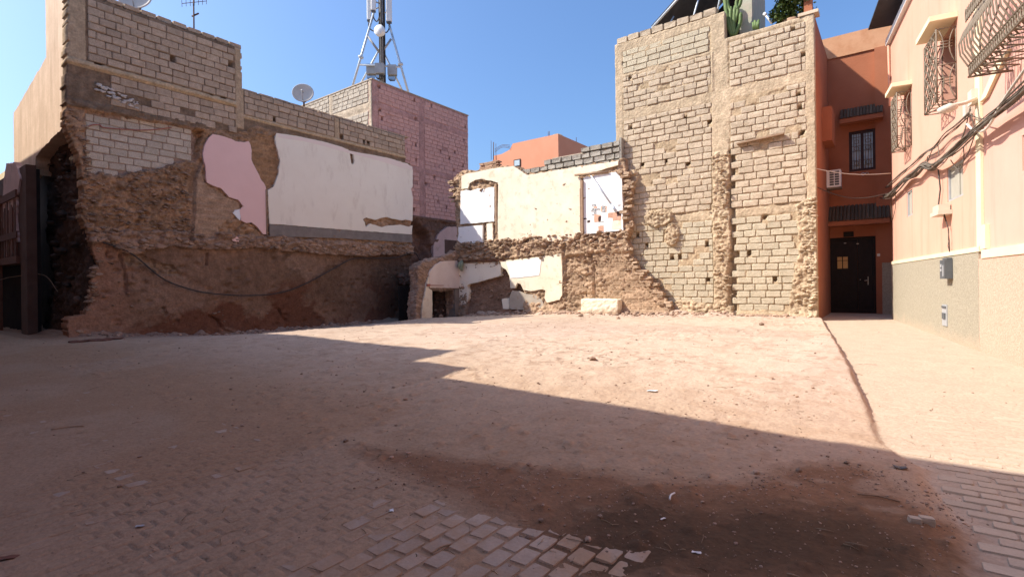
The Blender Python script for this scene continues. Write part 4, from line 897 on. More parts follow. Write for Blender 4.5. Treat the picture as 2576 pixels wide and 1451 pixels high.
# ------------------------------------------------------------------ tall block building
BT = empty('tall_building', (-5, YT, .3), 'tall windowless concrete block building with bare dusty block wall and columns', 'building')
def zT(U, V):
    n1 = fbm(U * 1.2, V * 1.2, 4, 601); n2 = fbm(U * 6, V * 6, 3, 602); Z = {}
    Z['col'] = (U < -7.93 + .02 * n1) | ((np.abs(U + 4.52 - .04 * n1) < .28 + .03 * n1) & (V > 5.6)) | (U > -2.09 + .03 * n1)
    Z['beam'] = (np.abs(V - 7.56 - .05 * n1) < .17 + .03 * n1) | (np.abs(V - 3.66 - .04 * n1) < .13 + .05 * n1) | ((V > 9.94) & (V < 10.22) & (U < -4.4)) | ((V > 9.22) & (U > -4.3)) | ((np.abs(V - 9.02) < .05) & (U < -4.7))
    Z['pier'] = (np.abs(U + 4.52 - .08 * n1) < .26 + .08 * n1) & (V < 5.7)
    Z['groove'] = (U > -4.24 + .03 * n1) & (U < -4.10 + .04 * n1) & (V < 5.7)
    Z['edge'] = (U > -2.30 + .12 * n1 - .25 * sstep(2.6, .6, V)) & (V < 3.9 + .3 * n1)
    Z['base'] = (V < .74 + .22 * n1) & (U < -4.2)
    lum = np.minimum(np.hypot((U + 6.6) / .55, (V - 3.7) / .33), np.hypot((U + 6.15) / .28, (V - 3.15) / .42)); Z['lump'] = lum < 1 + .3 * n1
    sm = fbm(U * .9 + 4, V * 1.6 + 2, 4, 605) + .25 * sstep(6.6, 5.2, V) * sstep(3.0, 4.0, V) * sstep(-4.6, -5.4, U); Z['smear'] = sm > .40
    top = np.hypot(U + 7.7, V - 5.25) < .32 + .1 * n1; Z['lump'] |= top
    return Z, n1, n2
HOL_T = [pt(*q) for q in [(1590, 137), (1571, 160), (1586, 192), (1780, 193), (1760, 143), (1588, 323), (1725, 298), (1785, 305), (1820, 293), (1678, 403), (1730, 410), (1616, 412), (1995, 78), (2020, 138), (2009, 242), (1994, 245), (2012, 273), (2015, 333), (1628, 614), (1625, 671), (1711, 646), (1780, 614), (1843, 632), (1843, 655), (1856, 640), (1885, 636), (1895, 632), (1691, 651), (1781, 701), (1605, 591), (1925, 545), (1950, 700)]]
def hT(U, V):
    Z, n1, n2 = zT(U, V); rb, c = rubble(U, V, .14, .09, 610); rb2, c2 = rubble(U, V, .24, .12, 611); fine = fbm(U * 16, V * 16, 2, 612)
    h = .004 + .010 * n2 + .012 * n1 + .012 * fine + .016 * sstep(.1, .5, fbm(U * 4, V * 9, 3, 615))
    for hu, hv in HOL_T: h = np.where(np.hypot(U - hu, V - hv) < .09, -.17, h)
    h = np.where(Z['smear'], .028 + .012 * n2 + .006 * fine, h)
    h = np.where(Z['beam'], .026 + .012 * n2 + .008 * fine, h); h = np.where(Z['col'], .030 + .008 * n2, h)
    h = np.where((np.abs(U + 4.75) < .03) & (V > 7.75) & (V < 9.0), .055, h)
    h = np.where(Z['pier'], .07 + .07 * rb + .03 * n2, h); h = np.where(Z['groove'], -.16, h)
    h = np.where(Z['edge'], .05 + .09 * rb + .04 * n1 + .02 * n2, h); h = np.where(Z['base'], .06 + .12 * rb2 + .05 * n1, h)
    h = np.where(Z['lump'], .09 + .10 * rb + .03 * n2, h)
    return h + .12 * np.exp(-np.clip(V - .4, 0, 9) / .12) * (1 + n1)
def cT(U, V, H):
    Z, n1, n2 = zT(U, V); n1 = n1[..., None]; n2 = n2[..., None]; o = np.array([.42, .32, .21]) * (1 + .14 * n2 + .08 * n1)
    o = np.where((Z['pier'] | Z['edge'] | Z['lump'] | Z['base'])[..., None], np.array([.46, .35, .235]) * (1 + .2 * n2 + .15 * n1), o)
    return np.where((Z['col'] | Z['beam'])[..., None], np.array([.47, .37, .255]) * (1 + .12 * n1 + .06 * n2), o)
relief('wall', -8.22, -1.83, -.3, 10.24, .033, onT(YT), lambda U, V: (V < 9.36) | (U < -4.36), hT, m_earth, BT, .2, cT)
body = MB().box(-8.2, -1.86, YT + .18, YT + 3.7, -.3, 9.2).box(-8.2, -4.38, YT + .19, YT + .4, 9.2, 10.22); body.build('building_body', m_tanpl, BT)
MB().box(-1.86, -1.835, YT + .12, 21.6, -.2, 9.36).build('side_wall', m_orange, BT)
rs = random.Random(55); lst = []; lo = []
def sk(u, v):
    Z, _, _ = zT(np.array([u]), np.array([v])); Z2, _, _ = zT(np.array([u, u]), np.array([v + .07, v - .07]))
    return bool(Z['col'][0] | Z['pier'][0] | Z['groove'][0] | Z['edge'][0] | Z['base'][0] | Z['lump'][0] | Z2['beam'].any() | (Z['smear'][0] and rs.random() < .5)) or rs.random() < .012
for (a, b) in ((-7.92, -4.80), (-4.22, -2.06)):
    lst += courses(a, b, 3.82, 7.4, .415, .213, .02, rs, sk); lst += courses(a, b, 7.74, 8.97 if a < -5 else 9.2, .415, .213, .02, rs, sk); lo += courses(a, b, .3, 3.52, .415, .213, .02, rs, sk)
lst = split_holes(lst, HOL_T); lo = split_holes(lo, HOL_T)
lay('dusty_block', 'dusty_block', lst, lambda u, v: np.array([u, YT + .005, v]), 0, UR, m_blk_t, m_blk_ts, BT, (.02, .042), rs, limit=170)
lay('concrete_block', 'concrete_block', lo, lambda u, v: np.array([u, YT + .005, v]), 0, UB, m_blk_tg, mat('concrete_block_pale_mass', (.43, .365, .26), (.51, .435, .32), objvar=.07, island=True, **BL), BT, (.018, .034), rs, limit=110)
up = courses(-7.92, -4.82, 9.09, 9.92, .43, .212, .014, rs)
lay('pale_block', 'pale_block', up, lambda u, v: np.array([u, YT + .005, v]), 0, UB, m_blk_tg, None, BT, (.016, .028), rs, limit=20, gname='pale_block_mass')
cp = [(u, 10.36, .43, .26) for u in np.arange(-7.95, -4.4, .447)]
lay('coping_block', 'coping_block', cp, lambda u, v: np.array([u, YT + .2, v]), 0, UB, m_blk_t, None, BT, (.2, .22), rs)
def pk(r):
    v = r.uniform(.35, 3.9); return (-1.86 - abs(r.gauss(0, .13 + .05 * (v < 2))), v, .08)
embed('mud_lumps', 150, pk, onT(YT), BT, .02, .085, mat('dusty_lump_mass', (.44, .335, .225), (.53, .41, .28), 8, .96, .8, 25, objvar=.18, island=True, dist=.03), 14, .5)
def pk(r): return (-4.52 + r.gauss(0, .13), r.uniform(.4, 5.65), .10)
embed('mud_lumps', 110, pk, onT(YT), BT, .02, .08, MATS['dusty_lump_mass'], 15, .5)
q = pt(1886, 352); mb = MB().obox((-4.0, YT - .2, q[1] - .12), (1.35, -.05, .07), (0, .19, .0), (0, 0, .045)); mb.build('plank_ledge', m_wood, BT)
mb = MB(); rr = random.Random(9)
MB().box(-2.25, -1.72, YT - .06, YT + .35, 9.37, 9.46).build('corner_cap', m_conc_t, BT)
# ------------------------------------------------------------------ helper: flat wall with holes
def wall_holes(name, place, u0, u1, v0, v1, holes, depth, m, parent, reveal=True):
    us = sorted({u0, u1, *[h[0] for h in holes], *[h[1] for h in holes]}); vs = sorted({v0, v1, *[h[2] for h in holes], *[h[3] for h in holes]})
    mb = MB()
    def P(u, v, h): return tuple(place(np.array(u), np.array(v), np.array(float(h))))
    for i in range(len(us) - 1):
        for j in range(len(vs) - 1):
            a, b, c, d = us[i], us[i + 1], vs[j], vs[j + 1]; cu, cv = (a + b) / 2, (c + d) / 2
            if any(h[0] < cu < h[1] and h[2] < cv < h[3] for h in holes): continue
            mb.add([P(a, c, 0), P(b, c, 0), P(b, d, 0), P(a, d, 0)], [(0, 1, 2, 3)])
    for (a, b, c, d) in holes + [(u0, u1, v0, v1)]:
        out = (a, b, c, d) == (u0, u1, v0, v1); Q = [(a, c), (b, c), (b, d), (a, d)]
        for k in range(4):
            p, q = Q[k], Q[(k + 1) % 4]
            if not out: p, q = q, p
            mb.add([P(*q, 0), P(*p, 0), P(*p, -depth), P(*q, -depth)], [(0, 1, 2, 3)])
    return mb.build(name, m, parent)
def pbox(mb, place, u0, u1, v0, v1, h0, h1):
    P = lambda u, v, h: np.array(place(np.array(float(u)), np.array(float(v)), np.array(float(h))))
    o = P(u0, v0, h0); return mb.hexa([P(u0, v0, h1), P(u1, v0, h1), P(u1, v0, h0), P(u0, v0, h0), P(u0, v1, h1), P(u1, v1, h1), P(u1, v1, h0), P(u0, v1, h0)])
def ptube(mb, place, pts, r, n=5):
    return mb.tube([np.array(place(np.array(float(u)), np.array(float(v)), np.array(float(h)))) for u, v, h in pts], r, n)

# ------------------------------------------------------------------ orange house at the end of the alley
BA = empty('alley_house', (-1, YD, .3), 'dark orange house closing the alley, with tiled window hood and dark wooden door', 'house')
place = onT(YD); door_h = (-1.99, -.5, .3, 2.95); win_h = (-1.23, -.46, 5.22, 6.62)
wall_holes('wall', place, -2.4, 2.2, -.3, 9.3, [door_h, win_h], .3, m_orange2 if False else m_orange, BA)
mb = MB(); pbox(mb, place, -2.4, 2.2, 9.301, 10.05, -.3, .05); mb.build('roof_parapet', m_orange2, BA)
MB().box(-2.4, 2.2, YD + .31, YD + 4, -.3, 10.0).build('building_body', m_orange, BA)
mb = MB(); pbox(mb, place, -.47, -.02, .1, 9.3, .003, .12); mb.build('pilaster', m_orange, BA)
mb = MB(); pbox(mb, place, -.33, -.01, .1, 2.02, .122, .14); mb.build('dado', m_dash, BA)
def tiled_hood(name, u0, u1, v0, v1, dep, n):
    h = MB(); pbox(h, place, u0, u1, v0 - .12, v0 + .02, .002, dep - .02)
    P = lambda u, v, q: np.array(place(np.array(float(u)), np.array(float(v)), np.array(float(q))))
    h.hexa([P(u0, v0 + .021, dep - .03), P(u1, v0 + .021, dep - .03), P(u1, v0 + .021, .002), P(u0, v0 + .021, .002), P(u0, v0 + .03, dep - .03), P(u1, v0 + .03, dep - .03), P(u1, v1 - .06, .002), P(u0, v1 - .06, .002)])
    hood = h.build(name, m_orange, BA)
    me = None; w = (u1 - u0) / n
    for k in range(n):
        if me is None:
            t = MB(); vs = []; fs = []
            for (yy, zz) in ((0, v1 - v0), (-dep, 0)):
                for q in range(7):
                    an = math.pi * q / 6; vs.append((-math.cos(an) * w * .47, yy, zz + math.sin(an) * w * .42))
            for (yy, zz) in ((0, v1 - v0), (-dep, 0)):
                for q in range(7):
                    an = math.pi * q / 6; vs.append((-math.cos(an) * w * .36, yy, zz + math.sin(an) * w * .30))
            for q in range(6): fs += [(q, q + 1, 7 + q + 1, 7 + q), (14 + q, 21 + q, 22 + q, 15 + q), (7 + q, 8 + q, 22 + q, 21 + q)]
            t.add(vs, fs); o = t.build('roof_tile', m_tile, hood); me = o.data
        else:
            o = bpy.data.objects.new('roof_tile', me); link(o, hood)
        o.location = (u0 + w * (k + .5), YD - .004, v0 + .03)
    return hood
tiled_hood('window_hood', -1.47, -.25, 6.98, 7.38, .42, 13)
tiled_hood('door_hood', -2.3, -.1, 3.45, 4.0, .5, 20)
w = MB(); pbox(w, place, -1.23, -.46, 5.22, 5.31, -.14, -.06); pbox(w, place, -1.23, -.46, 6.53, 6.62, -.14, -.06)
for a in (-1.23, -.895, -.55): pbox(w, place, a, a + .09, 5.31, 6.53, -.14, -.06)
win = w.build('window', m_dwood, BA)
g = MB(); pbox(g, place, -1.14, -.895, 5.31, 6.53, -.13, -.12); pbox(g, place, -.805, -.55, 5.31, 6.53, -.13, -.12); g.build('pane', m_glass, win)
g = MB()
for a, b in ((-1.13, -.90), (-.80, -.56)):
    c = (a + b) / 2
    for v in (5.42, 5.6, 5.92, 6.1, 6.4): ptube(g, place, [(a, v, -.05), (b, v, -.05)], .010)
    for uu in (a + .04, c, b - .04): ptube(g, place, [(uu, 5.31, -.05), (uu, 6.53, -.05)], .010)
    for v in (5.51, 6.01, 6.25): ptube(g, place, [(c + .07 * math.cos(t * .7), v + .07 * math.sin(t * .7), -.05) for t in range(10)], .010)
g.build('grille', m_iron, win)
d = MB(); pbox(d, place, -1.99, -.5, .3, .42, -.16, -.05); pbox(d, place, -1.99, -1.93, .42, 2.95, -.16, -.05); pbox(d, place, -.56, -.5, .42, 2.95, -.16, -.05); pbox(d, place, -1.93, -.56, 2.87, 2.95, -.16, -.05)
door = d.build('door', m_door, BA)
for (a, b) in ((-1.925, -1.03), (-1.02, -.565)):
    d = MB(); pbox(d, place, a, b, .42, 2.865, -.15, -.10)
    n = 5 if b < -1 else 3
    for k in range(n): pbox(d, place, a + (b - a) * (k + .12) / n, a + (b - a) * (k + .88) / n, .55, 2.7 if not (b < -1 and 1 <= k <= 2) else 1.7, -.099, -.085)
    d.build('door_leaf', m_door, door)
for k in range(2):
    for j, (v0, v1) in enumerate(((1.86, 2.13), (2.15, 2.27))):
        d = MB(); pbox(d, place, -1.62 + k * .17, -1.48 + k * .17, v0, v1, -.098, -.078); d.build('pane', m_amber, door)
d = MB(); ptube(d, place, [(-.83, 1.42, -.1), (-.83, 1.42, -.03), (-.73, 1.44, -.03)], .014); pbox(d, place, -.75, -.72, 1.28, 1.56, -.099, -.085); ptube(d, place, [(-.95, 1.46, -.1), (-.95, 1.46, -.05)], .02); d.build('handle', m_brass, door)
d = MB()
for (u, v) in ((-1.42, 2.74), (-1.05, 2.7)): pbox(d, place, u, u + .07, v, v + .02, -.098, -.08)
d.build('fitting', m_brass, door)
mb = MB(); pbox(mb, place, -1.42, -1.12, 2.96, 3.14, .003, .04); mb.build('name_plate', m_dark, BA)
mb = MB(); pbox(mb, place, -.46, -.38, 2.24, 2.33, .122, .15); mb.build('doorbell', m_brass, BA)
mb = MB(); pbox(mb, place, -2.05, -.1, -.2, .29, .002, .55); mb.build('threshold', m_conc, BA)
mb = MB()
for u0 in (-.83, -.72): ptube(mb, place, [(u0 + .045 * math.cos(t * .6), 5.09 + .045 * math.sin(t * .6), .02 + .004 * t) for t in range(10)], .010)
mb.build('wire_mark', m_galv, BA)  # unclear lettering-like mark, built as two wire loops
# projecting box on the tall building's alley side
mb = MB().box(-1.834, -1.56, 19.4, 20.6, 5.95, 7.05); o = mb.build('bay_box', m_orange, BT)
# air conditioner
AC = empty('air_conditioner', (-2.0, YD - .2, 4.9), 'cream air conditioner outdoor unit mounted on the alley wall beside the tall building', 'air conditioner')
MB().box(-1.83, -1.42, 20.6, 20.95, 4.62, 5.2).build('case', m_antw, AC)
for i in range(2):
    for j in range(6): MB().box(-1.74 + i * .15, -1.62 + i * .15, 20.585, 20.599, 4.68 + j * .083, 4.735 + j * .083).build('grille_slot', m_darkgrey, AC)
MB().box(-1.834, -1.4, 20.62, 20.93, 4.56, 4.615).build('bracket', m_iron, AC)

# ------------------------------------------------------------------ peach house on the right of the alley
BH = empty('peach_house', (.6, 14, .2), 'peach rendered house on the alley with grilled windows, pebble dash base and cables', 'house')
ph_ = onH()
SB = 7.52
holes1 = [(1.95, 2.62, 4.85, 6.32), (5.45, 6.32, 4.85, 6.32), (1.95, 2.62, 3.08, 3.74), (5.62, 6.62, 2.98, 3.66)]
wall_holes('wall', ph_, -.02, SB, -.3, 8.45, holes1, .3, m_peach, BH)
wall_holes('wall', ph_, SB + .001, 16, -.3, 8.45, [(9.2, 10.3, 2.93, 3.42), (9.6, 11.3, 4.8, 6.6)], .3, m_peach2, BH)
body = MB(); P_ = lambda s, v, h: tuple(H0 + s * HS + v * UPV + h * HN)
def hb(mb, s0, s1, v0, v1, h0, h1): return pbox(mb, ph_, s0, s1, v0, v1, h0, h1)
hb(body, -.02, 16, -.3, 8.4, -5, -.31); body.build('building_body', m_dark, BH)
mb = MB(); hb(mb, -.025, -.0201, -.3, 8.45, -5, 0); mb.build('end_wall', m_orange, BH)
mb = MB(); hb(mb, -.1, 16, 8.451, 8.62, -.35, .10); mb.build('roof_coping', m_antw, BH)
mb = MB(); hb(mb, -.02, SB - .02, 0, 1.9, .002, .03); mb.build('grey_dado', m_dash, BH)
mb = MB(); hb(mb, SB, 16, 0, 1.78, .002, .034); mb.build('peach_dado', m_dash2, BH)
mb = MB(); hb(mb, -.02, SB + .06, 1.9, 1.985, .002, .045); hb(mb, SB + .18, 16, 1.78, 1.92, .002, .05); mb.build('dado_band', m_trim, BH)
mb = MB(); hb(mb, SB - .06, SB + .17, 1.986, 8.44, .002, .04); hb(mb, SB + .175, SB + .42, 1.93, 2.32, .002, .06); mb.build('corner_strip', m_trim, BH)
mb = MB(); n = 14
P2 = lambda s, v, h: np.array(H0 + s * HS + v * UPV + h * HN)
mb.hexa([P2(7.7, 4.35, .05), P2(8.0, 4.35, .05), P2(8.0, 4.35, .003), P2(7.7, 4.35, .003), P2(8.5, 4.75, .05), P2(8.9, 4.75, .05), P2(8.9, 4.75, .003), P2(8.5, 4.75, .003)]); mb.build('sloped_band', m_trim, BH)
mb = MB(); ptube(mb, ph_, [(.06, 6.6, .04), (.06, 7.2, .04), (.03, 8.4, .05)], .03); hb(mb, .02, .1, 6.5, 7.35, .002, .02); mb.build('pipe', m_peach, BH)
# window hoods, windows and projecting grilles
def grille_cage(s0, s1, v0, v1, dep, parent):
    g = MB(); r = .011
    def T(*pts, rr=r): ptube(g, ph_, pts, rr)
    for v in (v0, v1): T((s0, v, .01), (s0, v, dep), (s1, v, dep), (s1, v, .01))
    for s in (s0, s1): T((s, v0, dep), (s, v1, dep), rr=.016); T((s, v0, .01), (s, v1, .01))
    # leaf pattern on the front
    nx = 4; nz = 8
    for i in range(nx):
        for j in range(nz):
            a = s0 + (s1 - s0) * (i + .5) / nx; c = v0 + (v1 - v0) * (j + .5) / nz; hw = (s1 - s0) / nx * .42; hh = (v1 - v0) / nz * .52
            for sg in (-1, 1): T(*[(a + sg * hw * math.sin(math.pi * t / 4) * (.6 if (i + j) % 2 else 1), c - hh + 2 * hh * t / 4, dep) for t in range(5)])
    for k in range(1, 5): T((s0, v0 + (v1 - v0) * k / 4 - .12, dep), (s1, v0 + (v1 - v0) * k / 4 + .02, dep))
    # side panels: two bowed bars with cross bars, fan rays below
    for s in (s0, s1):
        for vb in (v0, v0 + (v1 - v0) * .5):
            H_ = (v1 - v0) * .48
            for sg in (-1, 1): T(*[(s, vb + H_ * t / 6, dep * (.5 + sg * (.14 + .34 * ((t / 6 - .55) / .55) ** 2))) for t in range(7)])
            for q in (.5, .58, .66): T((s, vb + H_ * q, dep * .2), (s, vb + H_ * q, dep * .82))
            T((s, vb, .01), (s, vb, dep))
    # bottom
    for k in range(1, 4): T((s0 + (s1 - s0) * k / 4, v0, .01), (s0 + (s1 - s0) * k / 4, v0, dep))
    T((s0, v0, .01), (s1, v0, dep)); T((s1, v0, .01), (s0, v0, dep))
    return g.build('grille', m_iron, parent)
for (s0, s1, v0, v1) in ((1.95, 2.62, 4.85, 6.32), (5.45, 6.32, 4.85, 6.32)):
    f = MB(); hb(f, s0, s1, v0, v0 + .06, -.25, -.19); hb(f, s0, s1, v1 - .06, v1, -.25, -.19)
    for a in (s0, (s0 + s1) / 2 - .03, s1 - .06): hb(f, a, a + .06, v0 + .06, v1 - .06, -.25, -.19)
    wn_ = f.build('window', m_dwood, BH)
    f = MB(); hb(f, s0 + .06, s1 - .06, v0 + .06, v1 - .06, -.24, -.23); f.build('pane', m_dark, wn_)
    e0, e1 = s0 - .02, s1 + .02
    grille_cage(e0, e1, v0 - .02, v1 - .12, .30, wn_)
    h = MB(); hb(h, e0 - .1, e1 + .1, v1 + .02, v1 + .12, .002, .42); h.build('window_hood', m_trim, BH)
def louvre(s0, s1, v0, v1):
    f = MB(); hb(f, s0, s1, v0, v0 + .04, -.09, -.02); hb(f, s0, s1, v1 - .04, v1, -.09, -.02); hb(f, s0, s0 + .04, v0 + .04, v1 - .04, -.09, -.02); hb(f, s1 - .04, s1, v0 + .04, v1 - .04, -.09, -.02)
    w_ = f.build('window', m_grey, BH); n_ = 3
    for k in range(n_):
        a = s0 + .04 + (s1 - s0 - .08) * k / n_; b = s0 + .04 + (s1 - s0 - .08) * (k + 1) / n_
        f = MB(); hb(f, a + .012, b - .012, v0 + .04, v1 - .04, -.085, -.05 + .015 * (k % 2)); f.build('shutter_panel', mat('shutter_grey', (.36, .34, .28), (.44, .41, .34), 5, .6, .05), w_)
    f = MB(); hb(f, s0, s1, v0, v1, -.2, -.092); f.build('backing', m_dark, w_)
louvre(1.95, 2.62, 3.08, 3.74); louvre(5.62, 6.62, 2.98, 3.66); louvre(9.2, 10.3, 2.93, 3.42)
# balcony grille of the nearer part
bal = MB()
def T(*pts, rr=.012): ptube(bal, ph_, pts, rr)
b0, b1, bz, bt, bd = 8.95, 12.2, 4.42, 5.75, .5
for k in range(30):
    s = b0 + (b1 - b0) * k / 29
    T(*[(s, bz + (bt - bz) * t / 8, bd - .02 + .14 * math.sin(2 * math.pi * t / 8 - .6) * (1 - .2 * t / 8)) for t in range(9)])
for k in range(4):
    T(*[(b0, bz + (bt - bz) * t / 8, .1 + .1 * k + .07 * math.sin(2 * math.pi * t / 8 - .6)) for t in range(9)])
for v in (bz, bz + .16, bt): T((b0, v, .01), (b0, v, bd), (b1, v, bd), (b1, v, .01), rr=.016)
for k in range(44):
    s = b0 + (b1 - b0) * (k + .5) / 44; T(*[(s + .035 * math.cos(t * .9), bz + .08 + .07 * math.sin(t * .9), bd) for t in range(8)], rr=.008)
    T(*[(s + .03 * math.cos(t * .9), bz + .9 + .1 * math.sin(t * .9), bd + .03) for t in range(8)], rr=.008)
for k in range(14): T((b0 + (b1 - b0) * k / 14, bz, .01), (b0 + (b1 - b0) * (k + 1) / 14, bz, bd)); T((b0 + (b1 - b0) * (k + 1) / 14, bz, .01), (b0 + (b1 - b0) * k / 14, bz, bd), rr=.009)
bal.build('balcony_grille', m_iron, BH)
f = MB(); hb(f, 9.6, 11.3, 4.8, 6.6, -.25, -.2); f.build('balcony_window', mat('pale_shutter', (.50, .52, .46), (.58, .6, .54), 4, .6, .05), BH)
# boxes on the wall
mb = MB(); hb(mb, 5.74, 6.07, 1.45, 1.82, .035, .16); hb(mb, 5.76, 6.05, 1.82, 1.86, .04, .12); o = mb.build('meter_box', m_darkgrey)
o2 = MB(); hb(o2, 5.79, 5.88, 1.68, 1.74, .161, .167); hb(o2, 5.79, 5.88, 1.60, 1.65, .161, .167); hb(o2, 5.95, 6.0, 1.5, 1.72, .161, .165); o2.build('label_strip', m_grey, o)
tag(o, 'dark grey electric meter box on the pebble dash just under the cream band', 'meter box')
mb = MB(); hb(mb, 5.36, 5.68, .5, .93, .032, .05); o = mb.build('service_hatch', m_grey)
q = MB(); hb(q, 5.42, 5.62, .64, .76, .0505, .07); hb(q, 5.38, 5.66, .86, .9, .0505, .065); q.build('hatch_cover', m_darkgrey, o)
tag(o, 'rusted grey service hatch low in the pebble dash wall', 'hatch')
mb = MB(); hb(mb, 5.35, 5.95, 2.72, 2.8, .003, .22); hb(mb, 5.45, 5.9, 2.8, 2.92, .02, .2); o = mb.build('junction_box', mat('pale_box', (.55, .48, .38), (.6, .53, .42), 4, .6, .05))
tag(o, 'pale junction box on a small shelf with dangling wires', 'junction box')
mb = MB(); rr = random.Random(4)
ptube(mb, ph_, [(5.85, 2.72, .1), (5.9, 2.45, .06), (5.93, 2.2, .05), (5.95, 1.98, .05)], .008); ptube(mb, ph_, [(5.8, 2.72, .1), (5.82, 2.5, .05), (5.9, 2.42, .05), (5.93, 2.2, .06)], .008); ptube(mb, ph_, [(5.9, 2.2, .05), (5.85, 2.1, .05), (5.94, 1.98, .05)], .008)
ptube(mb, ph_, [(5.4, 2.85, .1), (5.2, 3.0, .05), (5.35, 3.3, .05), (5.35, 3.7, .08)], .014)
tag(mb.build('loose_wire', m_black), 'thin loose wires hanging above and below the junction box', 'wire')
# cable bundles along the facade
m_dcab = mat('dusty_cable', (.085, .07, .058), (.20, .165, .13), 7, .8, .1, 60)
def bundle(name, pts, R, n, r, seed, m=m_dcab):
    rr = random.Random(seed); mb = MB()
    for k in range(n):
        an = rr.uniform(0, 6.28); rad = R * math.sqrt(rr.random()); tw = rr.uniform(-1.5, 1.5); path = []
        for i, (s, v, h) in enumerate(pts):
            a2 = an + tw * i + rr.uniform(-.4, .4); path.append((s + rr.uniform(-.04, .04), v + rad * math.sin(a2) * 1.3, max(.03, h + rad * math.cos(a2))))
        ptube(mb, ph_, [tuple(q) for q in smooth_path(path, 4)], r * rr.uniform(.6, 1.3), 5)
    return mb.build(name, m)
low = [(-.2, 3.95, .2), (.5, 3.88, .13), (1.5, 3.92, .12), (2.6, 3.98, .11), (3.6, 3.93, .14), (4.4, 3.98, .13), (5.2, 3.78, .14), (6.0, 3.74, .16), (6.8, 3.78, .16), (7.7, 3.82, .18), (8.6, 3.86, .2), (9.7, 3.86, .22), (11, 3.95, .22), (14, 4.0, .2)]
tag(bundle('cable_bundle', low, .06, 15, .0125, 2), 'thick twisted bundle of dark cables, lower and heavier of the two runs', 'cable bundle')
upc = [(-.1, 4.22, .12), (.5, 4.23, .1), (2, 4.25, .1), (3.4, 4.22, .1), (4.4, 4.24, .1), (5.2, 4.19, .1), (6.0, 4.26, .1), (6.8, 4.22, .12), (7.5, 4.26, .1)]
tag(bundle('cable_bundle', upc, .035, 6, .010, 3), 'thinner run of dark cables just above the thick bundle, ending at the wall lamp', 'cable bundle')
CLP = empty('cable_loops', tuple(P2(6.5, 3.9, .1)), 'stray dark cable loops between the two cable runs near the lamp', 'cable')
for (p) in ([(6.8, 3.8, .12), (7.0, 4.1, .06), (7.3, 4.4, .06)], [(6.4, 3.75, .1), (6.9, 4.0, .06), (7.35, 4.35, .08)], [(4.6, 3.85, .14), (4.9, 4.15, .1), (5.4, 4.2, .1), (5.6, 3.95, .12)], [(4.7, 3.9, .1), (5.0, 4.05, .18), (5.5, 4.0, .16)], [(7.3, 4.3, .1), (7.9, 4.05, .12), (8.4, 3.9, .15)], [(.5, 3.9, .1), (.2, 3.6, .06), (.15, 3.2, .04)], [(1.1, 3.9, .1), (.7, 3.5, .04), (.3, 3.2, .04)], [(6.3, 3.7, .1), (6.6, 3.45, .06), (6.9, 3.55, .06), (7.0, 3.8, .08)], [(7.5, 4.2, .1), (7.45, 3.9, .05), (7.0, 3.6, .05), (6.6, 3.5, .08)]):
    ptube(MB(), ph_, [tuple(q) for q in smooth_path(p, 5)], .009, 5).build('loop', m_dcab, CLP)
mb = MB(); ptube(mb, ph_, [tuple(q) for q in smooth_path([(7.35, 4.1, .12), (7.9, 3.85, .16), (8.6, 3.72, .2), (9.4, 3.95, .22), (10.5, 4.2, .22)], 6)], .02, 6)
tag(mb.build('pale_cable', m_cablew), 'pale loose cable sagging across the wall to the right of the lamp', 'cable')
# wall lamp
LM = empty('wall_lamp', tuple(P2(7.7, 4.4, .1)), 'pale street lamp on an arm fixed to the peach wall above the cables', 'street lamp')
mb = MB(); ptube(mb, ph_, [(7.55, 4.47, .03), (7.75, 4.36, .25), (8.05, 4.27, .5)], .03, 8); mb.build('arm', mat('lamp_paint', (.58, .52, .43), (.64, .58, .49), 4, .6, .05), LM)
mb = MB(); ptube(mb, ph_, [(8.0, 4.26, .42), (8.05, 4.24, .5), (8.12, 4.19, .66)], [.045, .075, .05], 8); mb.build('lamp_head', mat('lamp_paint', (.58, .52, .43), (.64, .58, .49), 4, .6, .05), LM)
mb = MB(); hb(mb, 7.4, 7.6, 4.38, 4.62, .042, .12); hb(mb, 7.05, 7.2, 4.3, 4.55, .003, .1); mb.build('bracket', mat('lamp_paint', (.58, .52, .43), (.64, .58, .49), 4, .6, .05), LM)
# wires across the alley
mb = MB(); a = np.array([-2.05, YT - .03, 4.85]); b = P2(.05, 4.6, .02); mb.tube([a + (b - a) * t / 8 - np.array([0, 0, .12 * math.sin(math.pi * t / 8)]) for t in range(9)], .012, 5)
tag(mb.build('alley_wire', m_cablew), 'pale taut wire strung across the alley mouth above the air conditioner', 'wire')
mb = MB(); a = np.array([-1.85, YT + .2, 4.25]); b = P2(.3, 4.0, .1); mb.tube([a + (b - a) * t / 10 - np.array([0, 0, .25 * math.sin(math.pi * t / 10)]) for t in range(11)], .012, 5)
tag(mb.build('alley_wire', m_black), 'thin dark wire sagging across the alley mouth below the pale one', 'wire')
mb = MB(); hb(mb, .1, 4.5, 8.95, 9.0, -.5, .55)
o = mb.build('roof_sheet', m_sheet)
for s in (.4, 2, 4.2):
    q = MB(); hb(q, s, s + .06, 8.625, 8.949, -.2, -.14); q.build('post', m_galv, o)
tag(o, 'dark sheet roof edge above the peach house coping', 'roof sheet')
